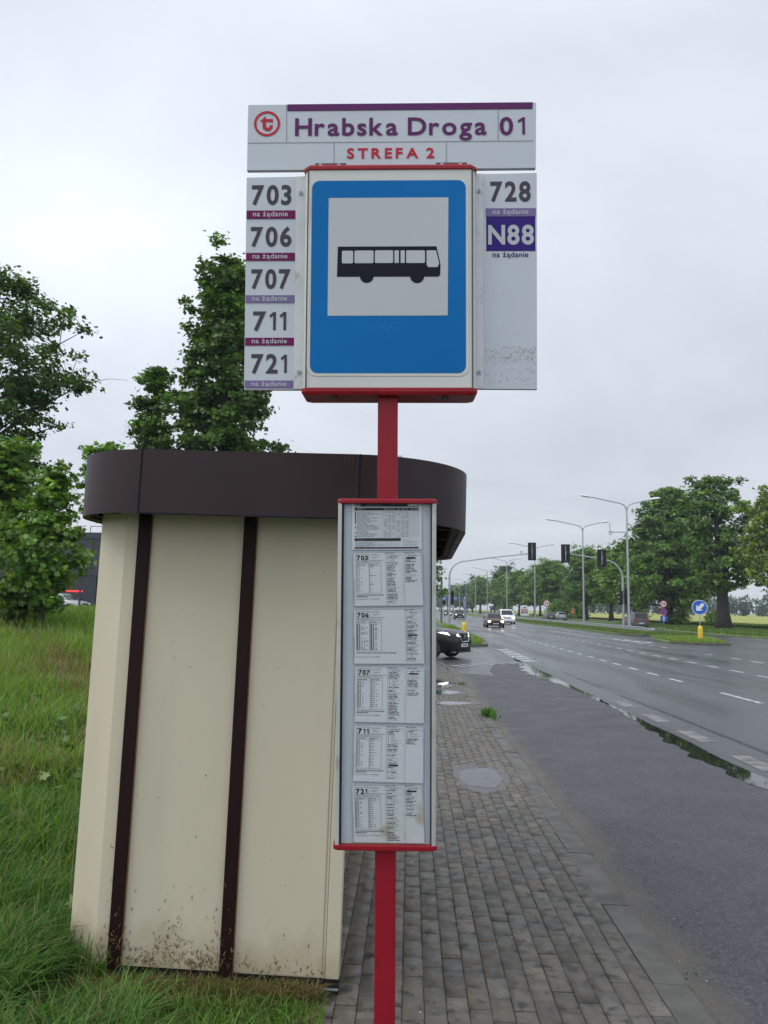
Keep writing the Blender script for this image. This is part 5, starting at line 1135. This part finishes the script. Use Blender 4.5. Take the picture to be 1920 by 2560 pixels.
def warn(t):
    b = MB(); b.plate([(-.42, 1.55), (.42, 1.55), (0, 2.28)], -.05, -.035, 0); d = b.build('warning_triangle', M['syellow'], t); b = MB(); b.face([(-.08, 1.65), (.08, 1.65), (.07, 1.98), (-.07, 1.98)], -.054, 0); b.build('symbol', M['ink'], d)
    b = MB(); b.plate([(-.30, 1.2), (.30, 1.2), (.30, 1.5), (-.30, 1.5)], -.05, -.035, 0); b.build('lower_plate', M['syellow'], t)
pole_sign('roadworks_sign', (30.4, 149, 0), 1.7, 'orange triangular warning sign on the verge by the light green bushes', warn)
pole_sign('roadworks_sign', (22.0, 192, 0), 1.9, 'orange triangular warning sign left of the street lamp behind the van', lambda t: warn(t))
t = empty('advertising_box', (33.0, 230, -.2)); b = MB(); b.box(-1.22, 1.22, -.25, .25, .15, 3.0); b.build('white_case', mat('ad_white', (.68, .70, .71), .4), t, bevel=.04)
b = MB(); b.box(-.92, .9, -.27, -.24, 1.35, 2.15); b.build('red_panel', mat('ad_red', (.40, .02, .03), .5), t); b = MB(); b.box(-.92, .9, -.265, -.24, .78, 1.30); b.face([(-.4, 2.35), (.5, 2.35), (.42, 2.7), (.1, 2.62), (0, 2.78), (-.25, 2.6)], -.26, 0); b.build('black_panel', M['ink'], t)
b = MB()
for z, a, c in ((1.95, -.6, .6), (1.7, -.7, .7), (1.5, -.4, .4), (1.1, -.6, .7), (.92, -.3, .4)): b.box(a, c, -.28, -.262, z - .05, z + .05)
b.build('pale_lines', M['swhite'], t); tag(t, 'white free-standing advertising box with red and black panels', 'advertising sign')
# overhead direction sign
t = empty('overhead_sign', (0, 350, 0)); b = MB()
for x in (4.0, 21.8): b.box(x - .15, x + .15, -.15, .15, -.1, 7.0)
b.box(4, 21.8, -.1, .1, 6.6, 6.9); b.build('gantry', M['steel'], t)
for x0, x1 in ((13.6, 16.2), (16.5, 21.6)):
    b = MB(); b.box(x0, x1, -.25, -.15, 5.3, 6.8, 0); p = b.build('blue_panel', M['sblue'], t); b = MB()
    for z, a, c in ((6.3, .15, .75), (5.9, .2, .6)): b.box(x0 + (x1 - x0) * a, x0 + (x1 - x0) * c, -.27, -.25, z - .12, z + .12)
    b.build('panel_lines', M['swhite'], p)
tag(t, 'blue overhead direction sign on a gantry far down the road', 'overhead sign')
# small hut beyond the opposite carriageway
t = empty('roadside_hut', (32.0, 302, 0)); b = MB(); b.box(-1.6, 1.6, -1, 1, 0, 2.0); b.build('wall', mat('hut_wall', (.05, .055, .06), .7), t); b = MB(); b.prism([(-1.9, -1.3), (1.9, -1.3), (1.9, 1.3), (-1.9, 1.3)], 2.0, 2.9); b.build('roof', mat('hut_roof', (.14, .14, .15), .7), t)
b = MB(); b.box(-1.2, -.5, -1.04, -1.0, .5, 1.3); b.box(.3, 1.0, -1.04, -1.0, .5, 1.3); b.build('notice', M['swhite'], t); tag(t, 'small dark roadside hut with pale notices under the trees', 'hut')
for i, (x0, x1, y, h, lab) in enumerate(((104, 128, 500, 5.2, 'pale low warehouse seen between the verge trunks'), (132, 150, 520, 4.2, 'second pale low shed right of the warehouse beyond the field'))):
    t = empty('warehouse', (x0, y, .3)); b = MB(); b.box(0, x1 - x0, 0, 20, 0, h); b.build('wall', mat('shed_wall', (.50, .53, .57), .6), t); b = MB(); b.prism([(-.5, -.5), (x1 - x0 + .5, -.5), (x1 - x0 + .5, 20.5), (-.5, 20.5)], h, h + .4); b.build('roof', mat('shed_roof', (.25, .28, .32), .6), t)
    b = MB()
    for k in range(4): b.box(2 + k * 4, 4 + k * 4, -.06, 0, .3, 2.6)
    b.build('door', mat('shed_door', (.16, .18, .20), .6), t); tag(t, lab, 'warehouse')

# ================================================================ vehicles
M['glass'] = mat('car_glass', (.008, .009, .011), .08, spec=.45)
M['chrome'] = mat('chrome', (.62, .63, .65), .15, metal=1.0)
M['lamp_off'] = mat('lamp_glass', (.45, .47, .50), .12, spec=.8)
M['lamp_on'] = mat('lit_headlamp', (.9, .9, .85), .3, emit=(1.0, .80, .52), es=14)
M['lamp_led'] = mat('lit_led_lamp', (.9, .9, .9), .3, emit=(.92, .97, 1.0), es=2.5)
M['tail'] = mat('tail_lamp', (.38, .012, .012), .2, spec=.7)
M['tail_on'] = mat('lit_tail_lamp', (.22, .012, .012), .3, emit=(1, .05, .04), es=.03)
M['plate'] = mat('number_plate', (.62, .63, .64), .45)
M['rim'] = mat('wheel_rim', (.32, .33, .34), .35, metal=.7)
def paint(name, c, metal=.3, rough=.22): return mat(name, c, rough, metal=metal, spec=.4, var=.05, vs=2, rv=.04)
KINDS = {  # length, width, body stations (y, z bottom, z belt, half-width factor), cabin (cowl, roof front, roof rear, rear base), height, wheel radius
 'sedan': dict(L=4.4, W=1.74, st=[(0, .34, .58, .74), (.10, .24, .70, .88), (.45, .20, .80, .97), (1.15, .19, .90, 1), (2.2, .19, .93, 1), (3.4, .20, .95, 1), (4.05, .23, .98, .97), (4.32, .30, .96, .88), (4.4, .42, .88, .78)], cab=(1.15, 1.95, 3.05, 3.85), H=1.42, wr=.30, ax=(.85, 3.45)),
 'suv': dict(L=4.45, W=1.84, st=[(0, .40, .72, .70), (.08, .26, .90, .86), (.40, .22, 1.0, .96), (1.15, .22, 1.07, 1), (2.2, .22, 1.08, 1), (3.4, .24, 1.10, 1), (4.1, .28, 1.12, .97), (4.38, .36, 1.10, .90), (4.45, .48, 1.0, .82)], cab=(1.15, 1.95, 3.55, 4.30), H=1.62, wr=.35, ax=(.90, 3.55)),
 'van': dict(L=4.4, W=1.83, st=[(0, .36, .70, .76), (.08, .25, .88, .90), (.35, .21, 1.0, .97), (.95, .20, 1.10, 1), (2.2, .20, 1.13, 1), (3.4, .22, 1.15, 1), (4.25, .25, 1.15, .99), (4.38, .32, 1.12, .96), (4.4, .42, 1.0, .94)], cab=(.85, 1.65, 4.15, 4.36), H=1.80, wr=.31, ax=(.85, 3.5)),
 'hatch': dict(L=4.1, W=1.72, st=[(0, .34, .60, .74), (.10, .24, .74, .88), (.42, .20, .84, .97), (1.1, .19, .93, 1), (2.1, .19, .95, 1), (3.2, .20, .98, 1), (3.85, .24, 1.0, .97), (4.05, .32, .98, .90), (4.1, .42, .88, .82)], cab=(1.1, 1.85, 3.2, 3.95), H=1.46, wr=.30, ax=(.82, 3.35)),
}
def car(name, kind, pm_, pos, fwd, lab, cat='car', lights=None, tails=False, group=None, grille='plain', side_glass=True):
    """nose at pos, heading along fwd; local y runs from the nose to the tail"""
    K = KINDS[kind]; rz = math.atan2(fwd[0], -fwd[1]); t = empty(name, pos, (0, 0, rz)); W = K['W'] / 2
    b = MB(); n = 0; rings = []
    for y, zb, zt, f in K['st']:
        w_ = W * f; m = zb + (zt - zb) * .55
        half = [(w_ * .78, zb), (w_ * .95, zb + .07), (w_ * .99, zb + .20), (w_, m), (w_ * .985, zt - .12), (w_ * .93, zt - .035), (w_ * .80, zt), (0, zt + .035)]
        rings.append([(x, y, z) for x, z in half] + [(-x, y, z) for x, z in half[-2::-1]])
    k = len(rings[0]); vs = [p for r_ in rings for p in r_]
    fs = [(i * k + j, i * k + (j + 1) % k, (i + 1) * k + (j + 1) % k, (i + 1) * k + j) for i in range(len(rings) - 1) for j in range(k)] + [tuple(range(k - 1, -1, -1)), tuple(range((len(rings) - 1) * k, len(rings) * k))]
    b.add(vs, fs)
    y0, y1, y2, y3 = K['cab']; H = K['H']; zb0 = float(np.interp(y0, [s[0] for s in K['st']], [s[2] for s in K['st']])) - .03; zb3 = float(np.interp(y3, [s[0] for s in K['st']], [s[2] for s in K['st']])) - .03
    wb, wt = W * .90, W * (.76 if kind == 'van' else .70); zr = H - .02
    bm_ = (y1 + y2) / 2
    c8 = [(-wb, y0, zb0), (wb, y0, zb0), (wb, y3, zb3), (-wb, y3, zb3), (-wt, y1, zr - .04), (wt, y1, zr - .04), (wt, y2, zr - .03), (-wt, y2, zr - .03), (-wt * .98, bm_, zr + .015), (wt * .98, bm_, zr + .015)]
    cab = MB(); cab.add(c8, [(0, 1, 5, 4), (2, 3, 7, 6), (1, 2, 6, 9, 5), (3, 0, 4, 8, 7), (4, 5, 9, 8), (8, 9, 6, 7)])
    body = b.build('body', pm_, t, smooth=38, bevel=.02)
    cab.build('cabin', pm_, body, smooth=30, bevel=.05)
    def pane(nm, q, ins, out_, split=None, parent=t):
        q = [Vector(p) for p in q]; c = sum(q, Vector()) / 4; nr = (q[1] - q[0]).cross(q[3] - q[0]).normalized()
        if nr.dot(c - Vector((0, (y1 + y2) / 2, 1.0))) < 0: nr = -nr
        def at_(u, v): return q[0].lerp(q[1], u).lerp(q[3].lerp(q[2], u), v) + nr * out_
        for u0, u1 in (split or ((ins, 1 - ins),)):
            w_ = MB(); w_.add([at_(u0, .08), at_(u1, .08), at_(u1 - .02, .90), at_(u0 + .02, .90)], [(0, 1, 2, 3)]); w_.build(nm, M['glass'], parent)
    pane('windscreen', [c8[0], c8[1], c8[5], c8[4]], .05, .008); pane('rear_window', [c8[2], c8[3], c8[7], c8[6]], .07, .008)
    if side_glass:
        sp = ((.10, .47), (.51, .88))
        pane('side_window', [c8[1], c8[2], c8[6], c8[5]], .1, .008, sp); pane('side_window', [c8[3], c8[0], c8[4], c8[7]], .1, .008, sp[::-1])
    st = K['st']; zn = st[1][2]
    # wheels
    wm = MB(); r_ = K['wr']; wm2 = MB()
    def ring_x(mb, x0, x1, prof, cy, cz, nn=18):
        b0 = len(mb.v)
        for x, rr in prof:
            for j in range(nn): mb.v.append((x, cy + rr * math.cos(2 * math.pi * j / nn), cz + rr * math.sin(2 * math.pi * j / nn)))
        for i in range(len(prof) - 1):
            for j in range(nn): mb.f.append((b0 + i * nn + j, b0 + i * nn + (j + 1) % nn, b0 + (i + 1) * nn + (j + 1) % nn, b0 + (i + 1) * nn + j)); mb.m.append(0)
        mb.f.append(tuple(b0 + j for j in range(nn))); mb.m.append(0); mb.f.append(tuple(b0 + (len(prof) - 1) * nn + j for j in range(nn))); mb.m.append(0)
    first = None
    for s in (1, -1):
        for ya in K['ax']:
            if first is None:
                ring_x(wm, 0, 0, [(-.11, r_ * .6), (-.11, r_ * .93), (-.08, r_), (.07, r_), (.10, r_ * .93), (.10, r_ * .66)], 0, 0); first = wm.build('wheel', M['rubber'], t, smooth=40)
                ring_x(wm2, 0, 0, [(.08, r_ * .66), (.112, r_ * .60), (.104, r_ * .2), (.118, r_ * .12)], 0, 0); rim = wm2.build('rim', M['rim'], first, smooth=30); wh = first
            else:
                wh = first.copy(); COL.objects.link(wh); wh.parent = t; r2 = rim.copy(); COL.objects.link(r2); r2.parent = wh
            wh.location = (s * (W - .09), ya, r_); wh.rotation_euler = (0, 0, 0 if s > 0 else math.pi)
            a = MB(); q = [(s * (W + .002), ya + (r_ + .06) * math.cos(R(d)), r_ + (r_ + .06) * math.sin(R(d))) for d in range(-8, 189, 14)]; a.add(q, [tuple(range(len(q)))]); a.build('wheel_arch', M['rubber'], body)
    # lamps, plates, grille
    hl = M['lamp_on'] if lights == 'warm' else M['lamp_led'] if lights == 'led' else M['lamp_off']
    for s in (1, -1):
        b = MB(); x0, x1 = W * .50, W * .86
        if kind == 'suv' and grille == 'v':
            p = [(x0 - .10, .03, .80), (x1, .24, .85), (W * 1.0, .60, .95), (W * .97, .44, .965), (x0 - .04, .06, .865)]
            b.add([(s * x, y - .055, z) for x, y, z in p] + [(s * x, y + .02, z) for x, y, z in p], [tuple(range(5)), tuple(range(9, 4, -1))] + [(i, (i + 1) % 5, 5 + (i + 1) % 5, 5 + i) for i in range(5)])
        else:
            rr = .105 if lights == 'warm' else .085; cx = W * .70; cz = zn - .10
            b0 = len(b.v); nn = 12
            for d, f in ((-.045, .35), (-.03, .8), (.0, 1.0), (.08, 1.0)):
                for j in range(nn): b.v.append((s * cx + rr * 1.25 * f * math.cos(2 * math.pi * j / nn), .035 + d, cz + rr * f * math.sin(2 * math.pi * j / nn)))
            b.f.append(tuple(range(nn))); b.m.append(0)
            for i in range(3):
                for j in range(nn): b.f.append((i * nn + j, i * nn + (j + 1) % nn, (i + 1) * nn + (j + 1) % nn, (i + 1) * nn + j)); b.m.append(0)
        b.build('headlight', hl, t, smooth=40)
        b = MB(); yl = K['L']; zt_ = st[-1][2]; b.box(*sorted((s * W * .60, s * W * .92)), yl - .10, yl + .012, zt_ - .18, zt_ + .04); b.build('tail_lamp', M['tail_on'] if tails else M['tail'], t, bevel=.02)
        b = MB(); xm = s * (W + .10); b.box(*sorted((s * (W * .93), s * (W + .20))), y0 + .42, y0 + .52, zb0 + .06, zb0 + .20); b.build('mirror', pm_, t, bevel=.03)
    b = MB(); b.box(-.26, .26, -.035, -.005, .36 if kind != 'suv' else .44, .47 if kind != 'suv' else .55, 0)
    for i in range(7): b.box(-.19 + i * .058, -.155 + i * .058, -.038, -.034, .385 if kind != 'suv' else .465, .445 if kind != 'suv' else .525, 1)
    b.build('number_plate', [M['plate'], M['digit']], t)
    b = MB(); b.box(-.26, .26, K['L'] + .002, K['L'] + .02, .55, .66); b.build('number_plate', M['plate'], t)
    b = MB(); b.box(-W * .60, W * .60, -.018, .06, .24, .34); b.build('bumper_intake', M['black_plastic'], t, bevel=.01)
    if grille == 'v':
        b = MB(); b.add([(-.44, .03, .90), (.44, .03, .90), (.30, -.02, .62), (-.30, -.02, .62)], [(0, 1, 2, 3)]); b.build('grille', M['black_plastic'], t)
        b = MB(); b.tube([(-.46, .05, .93), (-.42, .0, .82), (-.29, -.035, .62), (.29, -.035, .62), (.42, .0, .82), (.46, .05, .93)], .022, 6); b.build('grille_trim', M['chrome'], t, smooth=50)
        b = MB(); b.disc((0, .82), .065, -.03, .02, 0, 20, .050); b.disc((0, .82), .065, -.0, .02, 1, 20); b.box(-.085, .085, -.035, -.02, .805, .835, 0); b.build('badge', [M['chrome'], M['black_plastic']], t)
        b = MB(); b.box(-W * .92, W * .92, .02, .12, .255, .285); b.build('bumper_trim', M['chrome'], t)
    else:
        b = MB(); b.box(-W * .38, W * .38, -.012, .05, zn - .16, zn - .05); b.build('grille', M['black_plastic'], t, bevel=.01)
    return tag(t, lab, cat, group)
on = 'cars driving towards us'
car('suv_car', 'suv', paint('black_paint', (.004, .004, .005), 0, .25), (1.93, 28.55, ROADZ), (.88, -.47), 'black SUV with chrome grille and lit headlamp nosing out of the side road', lights='led', grille='v')
car('sedan_car', 'sedan', paint('bronze_paint', (.10, .055, .04), .4, .3), (8.2, 76.2, ROADZ), (0, -1), 'dark bronze sedan with warm lit headlights driving towards us', lights='warm')
car('delivery_van', 'van', paint('white_paint', (.68, .70, .72), 0, .3), (11.75, 95.4, ROADZ), (0, -1), 'white delivery van with lit headlights behind the bronze sedan', 'van', lights='warm')
car('suv_car', 'suv', paint('dark_blue_paint', (.018, .022, .030), .3, .25), (8.25, 132, ROADZ), (0, -1), 'dark SUV with lit headlights farther back, left of the bronze sedan', lights='led')
car('suv_car', 'hatch', paint('charcoal_paint', (.03, .03, .034), .3, .25), (8.9, 188, ROADZ), (0, -1), 'farthest dark car partly behind the left traffic light post', lights='led')
car('sedan_car', 'sedan', paint('grey_paint', (.09, .095, .10), .4, .3), (24.3, 141.5, ROADZ), (0, 1), 'dark grey sedan seen from behind beyond the guard rail', tails=True)
car('hatchback_car', 'hatch', paint('silver_paint', (.42, .44, .46), .4, .3), (26.8, 144.5, ROADZ), (0, 1), 'silver hatchback seen from behind beyond the guard rail', tails=True)
car('minivan', 'van', paint('taupe_paint', (.085, .080, .078), 0, .4), (25.5, 92.4, ROADZ - .1), (0, 1), 'dark grey-brown minivan seen from behind next to the street lamp', 'van', tails=True)
car('parked_car', 'hatch', paint('silver_van_paint', (.33, .35, .37), .3, .3), (-25.4, 60.5, 1.0), (1, -.25), 'silver parked car in front of the dark building', group='cars parked by the building')
car('parked_car', 'hatch', paint('blue_paint', (.015, .10, .32), .3, .25), (-25.2, 62.5, 1.0), (-1, -.3), 'blue parked car in front of the dark building beside the shelter edge', group='cars parked by the building')
car('parked_car', 'sedan', paint('dark_parked_paint', (.04, .042, .046), .3, .25), (-30.2, 62, 1.0), (1, -.2), 'dark parked car half hidden by the young maple', group='cars parked by the building')

# ================================================================ dark building on the left, fence and block
bd = empty('dark_building', (-60, 70, 1.0)); tag(bd, 'dark blue-grey two-storey building with red light strips behind the trees', 'building')
M['clad'] = mat('dark_cladding', (.018, .022, .034), .5, var=.12, vs=.5); M['clad2'] = mat('cladding_joint', (.010, .012, .016), .6)
b = MB(); b.box(0, 38, 0, 25, 3.25, 7.0, 0); b.box(0, 38, .6, 25, -.3, 3.25, 2); b.build('wall', [M['clad'], M['clad2'], M['glass']], bd)
b = MB(); b.box(-.1, 38.1, -.12, 25, 6.55, 7.12, 0); b.box(-.1, 38.1, -.1, .5, 3.2, 3.75, 0); b.build('cornice', M['clad'], bd)
b = MB()
for k in range(8): b.box(1 + k * 4.98, 1.16 + k * 4.98, -.02, .02, 3.7, 6.6)
b.build('cladding_joint', M['clad2'], bd)
for k in range(8):
    b = MB(); b.box(.4 + k * 4.98, 1.6 + k * 4.98, -.04, .6, -.3, 3.3); b.build('pillar', M['clad'], bd)
M['led_red'] = mat('red_strip_light', (.5, .02, .02), .4, emit=(1, .02, .03), es=3); M['led_white'] = mat('white_spot', (.8, .8, .8), .4, emit=(1, .98, .9), es=3)
for k in range(7):
    x = 1.6 + k * 4.98; b = MB(); b.box(x, x + 3.78, .50, .56, -.2, 3.2); w_ = b.build('window', M['glass'], bd)
    b = MB(); b.box(x + .2, x + 3.6, .42, .48, 1.72, 1.84); b.build('red_light_strip', M['led_red'], w_); b = MB()
    for q in (.9, 2.4): b.box(x + q, x + q + .22, .40, .46, 2.62 + .1 * (q > 1), 2.72 + .1 * (q > 1))
    b.build('spot_light', M['led_white'], w_)
b = MB()
for x in (30.4, 31.6):
    b.tube([(x, .6, 7.0), (x, .6, 7.75)], .035, 5)
b.tube([(30.4, .6, 7.75), (31.6, .6, 7.75)], .035, 5); b.build('roof_rail', M['dark_metal'], bd)
t = empty('wire_fence', (0, 0, 0)); tag(t, 'low wire fence with dark posts between the long grass and the car park', 'fence'); pm = MB(); pm.box(-.045, .045, -.045, .045, -.3, 1.5); p0 = None
for k in range(14):
    x, y = -34 + k * 1.3, 43.0
    if p0 is None: p0 = pm.build('fence_post', M['dark_metal'], t); o = p0
    else: o = p0.copy(); COL.objects.link(o)
    o.location = (x, y, ZL(x, y))
b = MB()
for z in (.35, .8, 1.25): b.tube([(-34, 43, 1.15 + z), (-17.1, 43, 1.15 + z)], .008, 4)
b.build('wire', M['dark_metal'], t)
b = MB(); b.box(-.22, .22, -.22, .22, -.1, .75); o = b.build('concrete_block', mat('pale_concrete', (.33, .34, .30), .8, var=.1), None, bevel=.03); o.location = (-18.95, 47.5, 1.15); tag(o, 'pale concrete block beside the blue parked car at the shelter edge', 'block')
# broken white tile pieces by the corner of the shelter
b = MB()
for x, y, z, a in ((0, 0, .02, .3), (.05, -.05, .0, 1.1), (-.05, -.06, -.01, 2.0)): b.add([(x + .05 * math.cos(a + q), y + .05 * math.sin(a + q), z + .03 * (q > 2) + h) for h in (0, .012) for q in (0, 1.7, 3.0, 4.6)], [(3, 2, 1, 0), (4, 5, 6, 7), (0, 1, 5, 4), (1, 2, 6, 5), (2, 3, 7, 6), (3, 0, 4, 7)])
o = b.build('broken_tile', mat('tile_white', (.55, .56, .55), .4), None); o.location = (-1.66, 3.84, .045); tag(o, 'broken white tile pieces in the grass at the foot of the shelter', 'rubble')

# ================================================================ moist air
HAZE = 0.00035
if HAZE:
    b = MB(); b.box(-700, 700, -55, 700, -1.2, 26); m = bpy.data.materials.new('haze'); m.use_nodes = True; n = m.node_tree.nodes; n.remove(n['Principled BSDF'])
    v = n.new('ShaderNodeVolumePrincipled'); v.inputs['Color'].default_value = (.80, .86, .95, 1); v.inputs['Density'].default_value = HAZE; v.inputs['Anisotropy'].default_value = .2
    m.node_tree.links.new(v.outputs[0], n['Material Output'].inputs['Volume']); tag(b.build('haze', m), kind='stuff')
